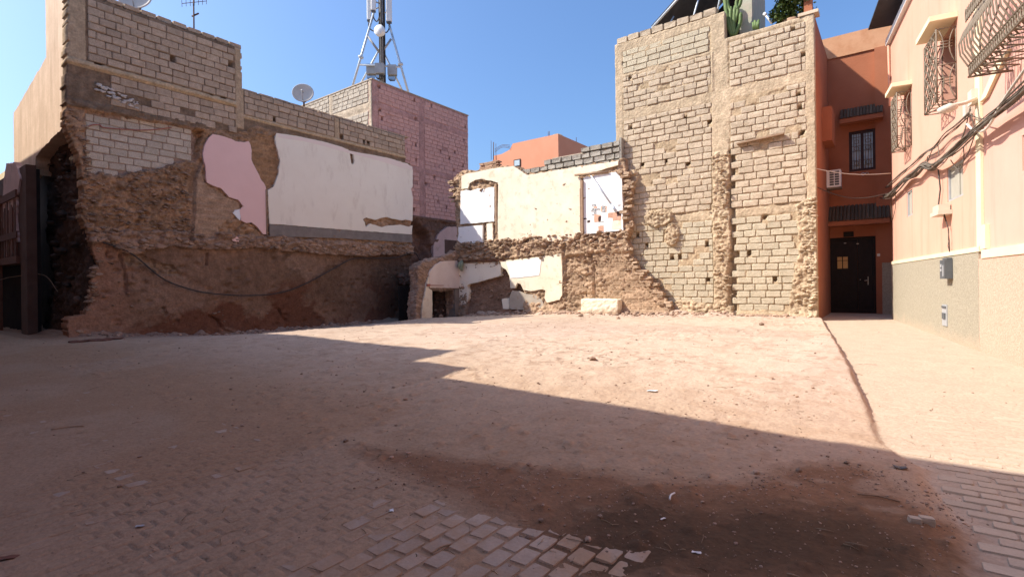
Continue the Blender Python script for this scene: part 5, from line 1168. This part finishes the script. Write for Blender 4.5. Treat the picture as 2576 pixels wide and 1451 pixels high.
# ------------------------------------------------------------------ phone mast
MX, MY, MZ = -21.85, 18.0, 11.1
MA = empty('phone_mast', (MX, MY, MZ), 'galvanised phone mast with splayed tripod legs and white panel antennas', 'phone mast')
def mk(pts, r, name, m, n=8): return MB().tube(pts, r, n).build(name, m, MA)
top = 17.3
MC = np.array([MX, MY, 0.])
def pm(ox, oy, back=0.): return hit(ox, oy, MC + FWD * back, FWD)
def legp(a, b, ba, bb, ext=.5):
    p, q = pm(*a, ba), pm(*b, bb); p = p + (p - q) / np.linalg.norm(p - q) * ext; return p, q
LEGS = [legp((886, 220), (940, 34), 0, 0), legp((1026, 229), (979, 62), 0, 0), legp((908, 210), (958, 118), 1.5, .3), legp((1009, 222), (960, 122), 1.5, .3)]
for i, (p, q) in enumerate(LEGS):
    mk([p, q], .06 if i < 2 else .05, 'leg', m_galv)
    if i < 2: c = p + (q - p) * .47; d = (q - p) / np.linalg.norm(q - p); mk([c - d * .05, c + d * .05], .14, 'flange', m_galv)
mk([pm(903, 163), pm(1008, 169)], .055, 'brace', m_galv)
mk([pm(925, 92), pm(954, 132)], .06, 'brace', m_grey); mk([pm(984, 99), pm(961, 132)], .06, 'brace', m_grey)
mk([(MX, MY, 10.6), (MX, MY, 21)], .11, 'pole', m_grey, 10)
mb = MB()
for k in range(7):
    an = k * .9; mb.tube(smooth_path([(MX + .15 * math.cos(an), MY + .15 * math.sin(an), z) for z in (11, 12.3, 13.5, 14.8, 16, 18)], 2), .03, 5)
for (x, y) in ((928, 56), (940, 32), (978, 60)):
    p = pm(x, y); c = np.array([MX, MY, p[2] + .1]) - FWD * .12; m_ = (p + c) / 2 - np.array([0, 0, .55]); mb.tube(smooth_path([p, p - np.array([0, 0, .3]), m_, c], 4), .032, 5)
mb.build('feeder_cables', m_black, MA)
for (xa, xb, yb, off, hgt) in ((923.5, 933.5, 52, .35, 3.0), (933.5, 945.5, 28, -.35, 3.0), (971.5, 986, 56, -.1, 3.2), (961, 968, 20, .5, 3.0)):
    p, q = pm(xa, yb, off), pm(xb, yb, off); ob = MB().obox(p - FWD * .09, q - p, FWD * .18, (0, 0, hgt)).build('panel_antenna', m_antw, MA)
    bv = ob.modifiers.new('b', 'BEVEL'); bv.width = .05; bv.segments = 2
    MB().obox(p - FWD * .08 + (q - p) * .08 - UPV * .07, (q - p) * .84, FWD * .16, (0, 0, .068)).build('antenna_base', m_darkgrey, MA)
    for zz in (.5, hgt - .5): mk([(p + q) / 2 + UPV * zz, np.array([MX, MY, p[2] + zz + .05])], .035, 'antenna_arm', m_grey, 6)
d = np.array([.35, -.93, .05]); MB().lathe(pm(957, 80, -.25), d, [(.0, .22), (.25, .2), (.29, .16), (.29, .0), (.2, -.15), (.08, -.2), (.0, -.2)], 24).build('drum_dish', m_antw, MA)
for (x, y, off) in ((934, 178, .2), (956, 176, -.3), (987, 180, .1)):
    p = pm(x, y, off); MB().obox(p - RGT * .23 - FWD * .15 - UPV * .22, RGT * .46, FWD * .3, (0, 0, .52)).build('radio_unit', m_grey, MA)
    mb = MB()
    for k in range(8): b0_ = p + RGT * (-.2 + .058 * k) - UPV * .21; mb.tube(smooth_path([b0_, b0_ - UPV * .22 - FWD * .12, b0_ * .5 + p * .5 - UPV * .42], 3), .018, 4)
    mb.build('radio_cables', m_black, MA)
MB().box(-26.4, XP - .31, 15.8, 22, 11.005, 11.04).build('roof_slab', m_conc, BP)

# ------------------------------------------------------------------ satellite dishes and aerial
def dish(name, c, ax, r, m, label, zb):
    R_ = empty(name, (c[0], c[1], zb), label, 'satellite dish'); ax = np.array(ax, float); ax /= np.linalg.norm(ax)
    prof = [(r * t, .22 * r * t * t) for t in np.linspace(0, 1, 8)] + [(r * 1.0, .22 * r - .02), (r * .97, .2 * r - .03)] + [(r * t, .22 * r * t * t - .03) for t in np.linspace(.9, 0.02, 7)]
    MB().lathe(c, ax, prof, 32).build('reflector', m, R_)
    f = np.array(c) + ax * r * .75 + np.array([0, 0, -.1 * r]); lo = np.array(c) + np.array([0, 0, -r * .93]) + ax * .12
    MB().tube([lo, f], .018, 6).build('feed_arm', m_grey, R_); MB().tube([f, f - ax * .16], .045, 8).build('feed_horn', m_grey, R_)
    b = np.array(c) - ax * .12; MB().tube([np.array(c), b, (b[0], b[1], zb)], .035, 8).build('post', m_rust, R_)
    MB().box(b[0] - .07, b[0] + .07, b[1] - .07, b[1] + .07, c[2] - .3, c[2] - .05).build('bracket', m_rust, R_)
q = hit(763, 237, (-20.2, 0, 0), (1, 0, 0)); dish('satellite_dish', tuple(q), (.75, -.66, .28), .44, m_dish, 'cream satellite dish behind the parapet left of the pink block building', 7.9)
q = hit(343, -4, (-20.0, 0, 0), (1, 0, 0)); dish('satellite_dish', tuple(q), (.75, -.66, .28), .52, m_dish, 'large cream satellite dish at the top left, above the high parapet', 10.0)
q = hit(487, 2, (-20.5, 0, 0), (1, 0, 0)); AE = empty('tv_aerial', (q[0], q[1], 9.9), 'thin television aerial on a pole above the left block parapet', 'tv aerial')
MB().tube([(q[0], q[1], 9.9), (q[0], q[1], 12.2)], .028, 6).build('pole', m_rust, AE)
mb = MB(); mb.tube([(q[0] - .1, q[1] - .35, 11.75), (q[0] + .1, q[1] + .4, 12.1)], .012, 5)
for k in range(7): t = k / 6; c = (q[0] - .1 + .2 * t, q[1] - .35 + .75 * t, 11.75 + .35 * t); mb.tube([(c[0] - .2, c[1] + .08, c[2] - .02), (c[0] + .2, c[1] - .08, c[2] + .02)], .008, 4)
mb.tube([(q[0] - .15, q[1], 11.45), (q[0] + .15, q[1] + .1, 11.5)], .03, 5); mb.build('elements', m_rust, AE)

# ------------------------------------------------------------------ distant salmon house
YF = 27.47
def pfar(ox, oy): return hit(ox, oy, (0, YF, 0), (0, 1, 0))
BF = empty('distant_house', (-18, YF, 5), 'salmon coloured flat roofed house showing behind the ruined wall', 'house')
pts = [pfar(*q) for q in [(1240, 470), (1420, 470)]]
prof = [pfar(*q) for q in [(1238, 480), (1238, 410), (1243, 392), (1262, 388), (1282, 377), (1290, 362), (1404, 337)]]
xr = pfar(1404, 337)[0]; zt = pfar(1404, 337)[2]
poly = [(p[0], p[2]) for p in prof]; poly[-2] = (poly[-2][0], zt); poly[-1] = (xr, zt); poly += [(xr, 2.0)]; poly[0] = (poly[0][0], 2.0)
slab('wall', poly, onT(YF), -6, 0, m_far, BF, 0, s=1)
a, b = pfar(1293, 403), pfar(1310, 418); w_ = MB().box(a[0], b[0], YF - .04, YF - .002, b[2], a[2]).build('window', m_dwood, BF); MB().box(a[0] + .06, b[0] - .06, YF - .05, YF - .041, b[2] + .06, a[2] - .06).build('pane', m_glass, w_)
mb = MB()
for (x, y) in ((1375, 322), (1378, 322), (1467, 352), (1420, 330)):
    p = pfar(min(x, 1400), 345); p2 = (p[0], YF + (2.5 if x > 1405 else .2), zt); mb.tube([(p[0], p2[1], zt - .1), (p[0], p2[1], zt + .35)], .02, 4)
mb.build('rebar_stub', m_rust, BF)
RB = empty('rebar_cluster', tuple(pfar(1243, 392)), 'bunch of upright rusty rebar rods beside the salmon house', 'rebar')
for k in range(4):
    p = pfar(1238 + 3.2 * k, 392); MB().tube([(p[0], YF - .1 + .1 * (k % 2), p[2] - .3), (p[0] + .01, YF - .1 + .1 * (k % 2), p[2] + 1.0 - .06 * k)], .018, 4).build('rod', m_rust, RB)
q0, q1 = pfar(1246, 380), pfar(1284, 372); mb = MB()
for k in range(3): mb.tube(smooth_path([(q0[0], YF - .06, q0[2] + .1 * k - .1), ((q0[0] + q1[0]) / 2, YF - .06, q0[2] + .12 + .08 * k), (q1[0], YF - .06, q1[2] + .1 * k - .05)], 4), .014, 4)
mb.build('wire_mesh', m_rust, RB)
q = pfar(1370, 346); R_ = (q[0], YF + 1.5, zt + .05); dish('satellite_dish', R_, (.45, -.85, .3), .5, m_dishgrey, 'dark grey satellite dish on the roof of the salmon house', zt - .4)

# ------------------------------------------------------------------ things on the tall building's roof
CN = empty('roof_shelter', (-5.5, 18.6, 9.3), 'dark tilted sheet shelter with steel frame on the roof of the tall building', 'roof shelter')
def slabq(mb, q, th):
    q = [np.array(p, float) for p in q]; n = np.cross(q[1] - q[0], q[3] - q[0]); n /= np.linalg.norm(n); mb.hexa(q + [p + n * th for p in q]); return mb
e0, e1 = hit(1640, 66, (0, 18.0, 0), (0, 1, 0)), hit(1700, -6, (0, 18.0, 0), (0, 1, 0)); f0 = hit(1790, -30, (0, 18.0, 0), (0, 1, 0))
slabq(MB(), [(e0[0], 18.0, e0[2] - .05), (-4.45, 18.0, 12.6), (-4.45, 21.0, 12.9), (e0[0], 21.0, e0[2] + .2)], .06).build('roof_sheet', m_sheet, CN)
MB().tube([(e0[0], 17.97, e0[2] - .1), (-4.45, 17.97, 12.5)], .04, 6).build('edge_rail', m_galv, CN)
for x in (-6.6, -5.6, -4.75): MB().tube([(x, 18.05, 10.2), (x + .35, 18.3, e0[2] + (x - e0[0]) * .72)], .03, 6).build('strut', m_galv, CN)
slab('back_wall', [(e0[0] + .1, 9.3), (-4.4, 9.3), (-4.4, 12.7), (e0[0] + .1, e0[2] + .05)], onT(20.8), -.1, 0, m_dark, CN, 0)
WT_ = MB().box(-4.05, -3.66, 18.3, 20.5, 9.25, 11.6).build('stair_hut_wall', mat('greenish_screen', (.36, .36, .27), (.44, .43, .33), 3, .85, .2, stain=(2.5, (.5, .4, .33), .5, .7))); tag(WT_, 'greenish grey roof hut wall behind the tall cactus', 'roof hut')
# cactus
CA = empty('cactus', (-4.0, 17.95, 9.4), 'tall green column cactus with several arms at the edge of the roof', 'cactus')
def pc(x, y, dy=0): return hit(x, y, (0, 17.95 + dy, 0), (0, 1, 0))
for lst_, r in (([(1842, 92), (1832, 60), (1826, 20), (1822, -15)], .075), ([(1844, 92), (1838, 55), (1838, 18)], .07), ([(1846, 92), (1846, 60), (1849, 15)], .07), ([(1848, 90), (1856, 75), (1863, 55), (1863, 33)], .065), ([(1847, 60), (1856, 30), (1852, 10), (1858, -10)], .06), ([(1838, 30), (1830, 12), (1828, -12)], .06), ([(1849, 28), (1862, 12), (1866, -15)], .06)):
    P3 = smooth_path([pc(*q) for q in lst_], 4); n = len(P3); vs = []
    mb = MB(); mb.tube(P3, [r * (.8 if i == 0 else 1.0) * (.55 if i == n - 1 else 1) for i in range(n)], 10)
    o = mb.build('stem', m_cactus, CA)
    for i, v in enumerate(o.data.vertices):
        if (i % 10) % 2: k = i // 10; c = Vector(P3[k]); v.co = c + (v.co - c) * .72
mb = MB()
for k in range(4): p = hit(1897 + 3 * k, 66, (0, 17.9, 0), (0, 1, 0)); mb.tube([p - np.array([0, 0, .1]), p + np.array([.02 * (k - 1.5), 0, .12 + .06 * (k % 2)])], [.05, .035], 6)
tag(mb.build('small_cactus', m_cactus), 'small stubby cactus clump on the parapet right of the tall cactus', 'cactus')
p = hit(1925, 37, (0, 17.9, 0), (0, 1, 0)); p2 = hit(1941, 60, (0, 17.9, 0), (0, 1, 0)); tag(MB().tube([p, p2], .03, 6).tube([p + np.array([-.04, 0, .04]), p + np.array([.03, 0, -.03])], .05, 6).build('white_pipe', m_antw), 'short slanting white pipe sticking up from the roof parapet', 'pipe')
# hedge plant
rr = random.Random(77); HD = empty('roof_bush', (-2.6, 18.2, 9.3), 'dense dark green potted bush on the roof corner of the tall building', 'bush')
mb = MB()
for k in range(5200):
    th = rr.uniform(0, 6.28); z = rr.uniform(0, 1.35); rad = rr.uniform(.3, 1.0) ** .5 * (.38 + .13 * math.sin(z * 5 + th * 2) + .09 * math.sin(th * 5 + z * 11) + (.16 if rr.random() < .06 else 0)); c = np.array([-2.5 + rad * math.cos(th) * 1.08, 18.05 + rad * math.sin(th) * .8, 9.48 + z])
    a = np.array([rr.uniform(-1, 1), rr.uniform(-1, 1), rr.uniform(-.6, .6)]); a /= np.linalg.norm(a); b = np.cross(a, [rr.uniform(-1, 1), rr.uniform(-1, 1), 1]); b /= np.linalg.norm(b) + 1e-6
    l = rr.uniform(.07, .12); w = l * .6; mb.add([c - a * l * .5, c + b * w * .5 + a * .01, c + a * l * .5, c - b * w * .5], [(0, 1, 2, 3)])
o = mb.build('foliage', m_leaf, HD)
for k in range(5): MB().tube(smooth_path([(-2.5, 18.05, 9.3), (-2.5 + .12 * math.cos(k * 1.3), 18.05 + .12 * math.sin(k * 1.3), 9.9), (-2.5 + .3 * math.cos(k * 1.3), 18.05 + .25 * math.sin(k * 1.3), 10.5)], 3), [.03 - .003 * i for i in range(7)], 5).build('stem', m_stem, HD)
MB().lathe((-2.5, 18.05, 9.2), (0, 0, 1), [(.0, 0), (.22, 0), (.3, .3), (.27, .3), (.2, .02)], 16).build('pot', m_brick, HD)
MB().box(-2.12, -1.9, 17.85, 18.05, 9.45, 11.5).build('corner_post', m_orange, BT)

# ------------------------------------------------------------------ far left: brown shack and ochre house beyond
SH = empty('brown_shack', (-25, 3.9, 0), 'shaded brown shack with plank upper front and a dark open doorway at the far left', 'shack')
shw = onT(3.95)
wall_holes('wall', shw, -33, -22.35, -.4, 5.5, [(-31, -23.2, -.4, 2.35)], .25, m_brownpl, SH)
slab('pink_render', [ps(*q) for q in [(46, 560), (52, 460), (60, 418), (84, 416), (92, 440), (96, 455), (88, 500), (86, 560), (92, 610), (60, 612)]], onT(3.95), -.1, .05, m_pinkpl2, SH, .08, s=71)
MB().box(-33, -22.4, 4.21, 4.3, -.4, 5.4).build('back_wall', m_dark, SH)
for (z0, z1) in ((4.55, 4.8), (3.2, 3.42), (2.36, 2.6)): MB().box(-33, -23.3, 3.86, 3.945, z0, z1).build('beam', m_redwood, SH)
rr = random.Random(14); x = -33
while x < -23.6:
    w = rr.uniform(.14, .24); MB().box(x, x + w - rr.uniform(.02, .07), 3.89 + rr.uniform(-.02, .01), 3.943, 2.62, 4.53 + rr.uniform(-.3, .0)).build('plank', m_redwood, SH); x += w
for x in (-28.8, -26.2): MB().box(x, x + .16, 3.8, 3.944, -.3, 4.9).build('post', m_redwood, SH)
mb = MB(); mb.add([], [])
mb2 = MB()
for k in range(26):
    x = -31 + 7.7 * k / 26; mb2.add([(x, 4.15 + .05 * (k % 2), 0), (x + .296, 4.15 + .05 * ((k + 1) % 2), 0), (x + .296, 4.15 + .05 * ((k + 1) % 2), 2.33), (x, 4.15 + .05 * (k % 2), 2.33)], [(0, 1, 2, 3)])
mb2.build('dark_curtain', mat('black_cloth', (.016, .015, .017), (.028, .026, .028), 3, .9, .1), SH)
tag(MB().tube(smooth_path([(-27.5, 3.7, 2.3), (-25.5, 3.7, 1.85), (-23.6, 3.8, 1.9), (-22.2, 4.3, 1.95), (-21.4, 4.5, 1.4)]), .012, 5).build('slack_wire', m_wood), 'slack thin wire hanging across the front of the dark shack', 'wire')
q = hit(22, 376, (-40, 0, 0), (1, 0, 0)); BO = empty('ochre_house', (-41, 7, 0), 'ochre house wall in the far distance at the left edge', 'house')
MB().box(-60, -36, 7.4, 14, -.5, 9.45).build('wall', m_tan, BO)

# ------------------------------------------------------------------ houses along the street behind the camera (they shade the lot)
def caster(x0, x1, y1, z, label, seed):
    R_ = empty('street_house', ((x0 + x1) / 2, y1 - 3, 0), label, 'house', 'houses along the street behind the viewer')
    hs = []; rr = random.Random(seed); n = max(1, int((x1 - x0) / 2.2))
    for k in range(n):
        u = x0 + (x1 - x0) * (k + .5) / n
        for v in (1.2, 4.4, 7.6, 10.4):
            if v + 1.6 < z: hs.append((u - .45, u + .45, v, v + 1.3))
    pl_ = lambda U, V, H: np.stack([-U, y1 + H, V], -1)
    wall_holes('wall', pl_, -x1, -x0, -.3, z, [(-b, -a, c, d) for a, b, c, d in hs], .25, m_caster, R_)
    MB().box(x0, x1, y1 - 9, y1 - .26, -.3, z - .01).build('building_body', m_caster, R_)
    g = MB()
    for (a, b, c, d) in hs: g.box(a, b, y1 - .22, y1 - .2, c, d)
    g.build('window_shutters', m_dwood, R_)
caster(-40, -23.0, .6, 11.9, 'tallest pink house at the far end of the street', 1)
caster(-22.99, -14.4, .6, 9.85, 'pink street house with three rows of shuttered windows', 2)
caster(-14.39, -11.75, .6, 8.15, 'narrow pink street house between two wider ones', 3)
caster(-11.74, -4.95, .6, 7.12, 'low pink street house nearest the lot corner', 4)
caster(-4.9, 6.5, -2.2, 11.0, 'added pink street house behind the viewer, raised to block sky', 5)  # unseen house, height raised to block sky and warm the foreground shade

# ------------------------------------------------------------------ stones, litter and rubble on the ground
rr = random.Random(99); mb = MB()
def put(x, y, r, sq=.65):
    PUT.append((x, y, r, sq))
def flush(mb):
    zs_ = ground_z(np.array([q[0] for q in PUT]), np.array([q[1] for q in PUT]))
    for (x, y, r, sq), z in zip(PUT, zs_):
        vs, fs = rock(rr, r, sq); a = rr.uniform(0, 6.28); c, s = math.cos(a), math.sin(a)
        mb.add([(v[0] * c - v[1] * s + x, v[0] * s + v[1] * c + y, v[2] + z + r * .25) for v in vs], fs)
    PUT.clear()
PUT = []
N_ = 11000; ang = np.array([rr.uniform(-.80, .80) for _ in range(N_)]); dd = np.exp(np.array([rr.uniform(math.log(1.9), math.log(19)) for _ in range(N_)]))
xs = dd * (np.sin(ang) * RGT[0] + np.cos(ang) * FWD[0]); ys = dd * (np.sin(ang) * RGT[1] + np.cos(ang) * FWD[1]); zs = ground_z(xs, ys)
PL_, PR_ = pave_l(xs, ys), pave_r(xs, ys); dens = vn(xs * .7, ys * .7, 71); mp = pip(moist_poly, xs, ys)
for i in range(N_):
    if ys[i] > 17.2 or xs[i] < -18.7 or (xs[i] > -.03 + .162 * (19.05 - ys[i]) - .08): continue
    pv = max(PL_[i], PR_[i])
    if not mp[i] and (rr.random() > dens[i] * .9 or (pv > .5 and rr.random() < .8)): continue
    r = min(dd[i], 6.5) * .0008 * math.exp(rr.gauss(0, .65)) + .001; vs, fs = rock(rr, min(r, .022), .6)
    mb.add([(v[0] + xs[i], v[1] + ys[i], v[2] + zs[i] + r * .3) for v in vs], fs)
edge = [hit(x, y, (0, 0, .05), (0, 0, 1))[:2] for x, y in [(990, 1165), (1120, 1180), (1300, 1200), (1560, 1215), (1850, 1222), (2000, 1195), (2130, 1180), (2260, 1200), (2340, 1245), (2400, 1300)]]
for k in range(1700):
    i = rr.randrange(len(edge) - 1); t = rr.random(); x = edge[i][0] * (1 - t) + edge[i + 1][0] * t + rr.gauss(0, .12); y = edge[i][1] * (1 - t) + edge[i + 1][1] * t + rr.gauss(-.1, .2)
    put(x, y, .002 + .010 * rr.random() ** 4)
flush(mb)
o = mb.build('gravel', m_stones); o['kind'] = 'stuff'
mb = MB()
for k in range(1600):   # crumbled masonry along the wall feet
    t = rr.random()
    if t < .55: x = rr.uniform(-15, -2.3); y = 17.25 - abs(rr.gauss(0, .28)) + (.25 if x > -5 else 0)
    elif t < .8: x = -18.7 + abs(rr.gauss(0, .3)); y = rr.uniform(4.5, 14.5)
    else: x = rr.uniform(-13.5, -5.8); y = 17.2 - abs(rr.gauss(0, .2))
    put(x, y, .016 + .075 * rr.random() ** 3.5)
flush(mb)
o = mb.build('wall_rubble', m_stones); o['kind'] = 'stuff'
mb = MB(); NT = 520; an_ = np.array([rr.uniform(-.8, .8) for _ in range(NT)]); dd = np.exp(np.array([rr.uniform(math.log(1.9), math.log(14)) for _ in range(NT)]))
xs = dd * (np.sin(an_) * RGT[0] + np.cos(an_) * FWD[0]); ys = dd * (np.sin(an_) * RGT[1] + np.cos(an_) * FWD[1]); zs = ground_z(xs, ys)
for i in range(NT):
    if ys[i] > 17 or xs[i] < -18 or xs[i] > ledge_x(ys[i]) + .6: continue
    L_ = rr.uniform(.02, .08) * (1 + .12 * dd[i]); a = rr.uniform(0, 3.14); c, s = math.cos(a) * L_ / 2, math.sin(a) * L_ / 2; h = .004
    mb.tube([(xs[i] - c, ys[i] - s, zs[i] + h), (xs[i] + .1 * s, ys[i] - .1 * c, zs[i] + h + .004), (xs[i] + c, ys[i] + s, zs[i] + h)], rr.uniform(.0012, .003), 3)
o = mb.build('straw_litter', mat('straw', (.22, .14, .085), (.42, .31, .2), 12, .9, 0, objvar=.4, island=True)); o['kind'] = 'stuff'
ST0 = None
for (x, y, r) in [(870, 1110, .028), (1902, 1190, .03), (2010, 1185, .024), (1510, 1300, .018), (1360, 1310, .02), (1480, 1358, .022), (1330, 1170, .02), (1020, 1005, .03), (1490, 905, .06), (1480, 903, .035), (1500, 907, .03), (1462, 797, .1), (1555, 790, .08), (1915, 818, .07), (2130, 1165, .02)]:
    p = gpt(x, y); vs, fs = rock(rr, r, .7); m_ = MB().add([(v[0], v[1], v[2] + r * .3) for v in vs], fs).build('loose_stone', m_stone); m_.location = p
    tag(m_, 'small loose stone lying on the bare dirt of the empty lot', 'stone', 'loose stones scattered over the dirt')
def flat(name, x, y, L_, W_, a, m, label, cat):
    L_ *= .75; W_ *= .75
    p = gpt(x, y); pts = []; n = 9; mb = MB(); vs = []; fs = []
    for i in range(4):
        for j in range(3):
            vs.append(((i / 3 - .5) * L_ + rr.uniform(-.08, .08) * L_, (j / 2 - .5) * W_ + rr.uniform(-.1, .1) * W_, .006 + rr.uniform(0, .25) * W_))
    for i in range(3):
        for j in range(2): k = i * 3 + j; fs.append((k, k + 3, k + 4, k + 1))
    nv = len(vs); vs += [(x_, y_, z_ - .003) for x_, y_, z_ in vs]; fs += [tuple(q + nv for q in reversed(f)) for f in fs]
    o = mb.add(vs, fs).build(name, m); o.location = p; o.rotation_euler = (0, 0, a); tag(o, label, cat)
flat('paper_scrap', 1752, 1391, .06, .025, .3, m_paper, 'small white scrap in the middle of the dark moist soil', 'litter')
flat('paper_scrap', 1668, 1306, .05, .018, 1.2, m_paper, 'thin white scrap near the reddish edge of the moist soil', 'litter')
flat('paper_scrap', 985, 1288, .05, .03, 2.5, m_paper, 'crumpled white scrap on the reddish dust near the pavers', 'litter')
flat('paper_scrap', 1640, 985, .16, .07, .2, m_paper, 'white paper scrap lying in the sunlit dirt', 'litter')
flat('bag_scrap', 352, 1325, .06, .04, 1.0, m_grey, 'dark crumpled plastic scrap on the dusty pavers at lower left', 'litter')
flat('bag_scrap', 2265, 1178, .12, .09, .4, m_darkgrey, 'dark crumpled rag at the shadow edge beside the alley', 'litter')
flat('bark_piece', 14, 1404, .14, .06, .9, m_redwood, 'dark piece of bark at the lower left corner', 'litter')
def stick(x, y, L_, a, r, m, label):
    p = gpt(x, y); mb = MB().tube(smooth_path([(-L_ / 2, 0, .012), (-.1 * L_, .05 * L_, .016), (.2 * L_, .04 * L_, .014), (L_ / 2, -.05 * L_, .012)], 3), r, 5); o = mb.build('stick', m); o.location = p; o.rotation_euler = (0, 0, a); tag(o, label, 'stick')
stick(1690, 1256, .12, 1.7, .006, m_paper, 'short pale stick standing out on the moist soil')
stick(1108, 1384, .13, 1.5, .005, m_wood, 'thin brown stick among the half buried pavers')
stick(170, 1078, .26, 1.2, .006, m_wood, 'curved dark twig on the dusty street at the left')
stick(2210, 1255, .22, .1, .006, m_wood, 'long thin twig on the reddish soil near the pale pavers')
for (x, y, w, h, lb) in [(2330, 1308, .075, .05, 'broken pale paver piece touching the torn edge of the alley paving'), (2300, 1312, .06, .05, 'tilted broken paver piece lying a little further into the dirt')]:
    p = gpt(x, y); o = bpy.data.objects.new('loose_paver', UP[0].copy()); o.data.materials.clear(); o.data.materials.append(m_paver2); COL.objects.link(o); o.location = (p[0], p[1], p[2] - .025); o.rotation_euler = (-math.pi / 2, .05, .3); o.scale = (w, .045, h)
    tag(o, lb, 'paver', 'broken paver pieces')
p = gpt(250, 857); mb = MB()
for k in range(6): vs, fs = rock(rr, .12, .35); mb.add([(v[0] * 2 + p[0] + rr.uniform(-.1, .1), v[1] * 1.6 + p[1] + (k - 3) * .16, v[2] + p[2] + .03) for v in vs], fs)
tag(mb.build('debris_heap', m_redwood), 'small dark heap of broken boards at the foot of the earth wall', 'debris')
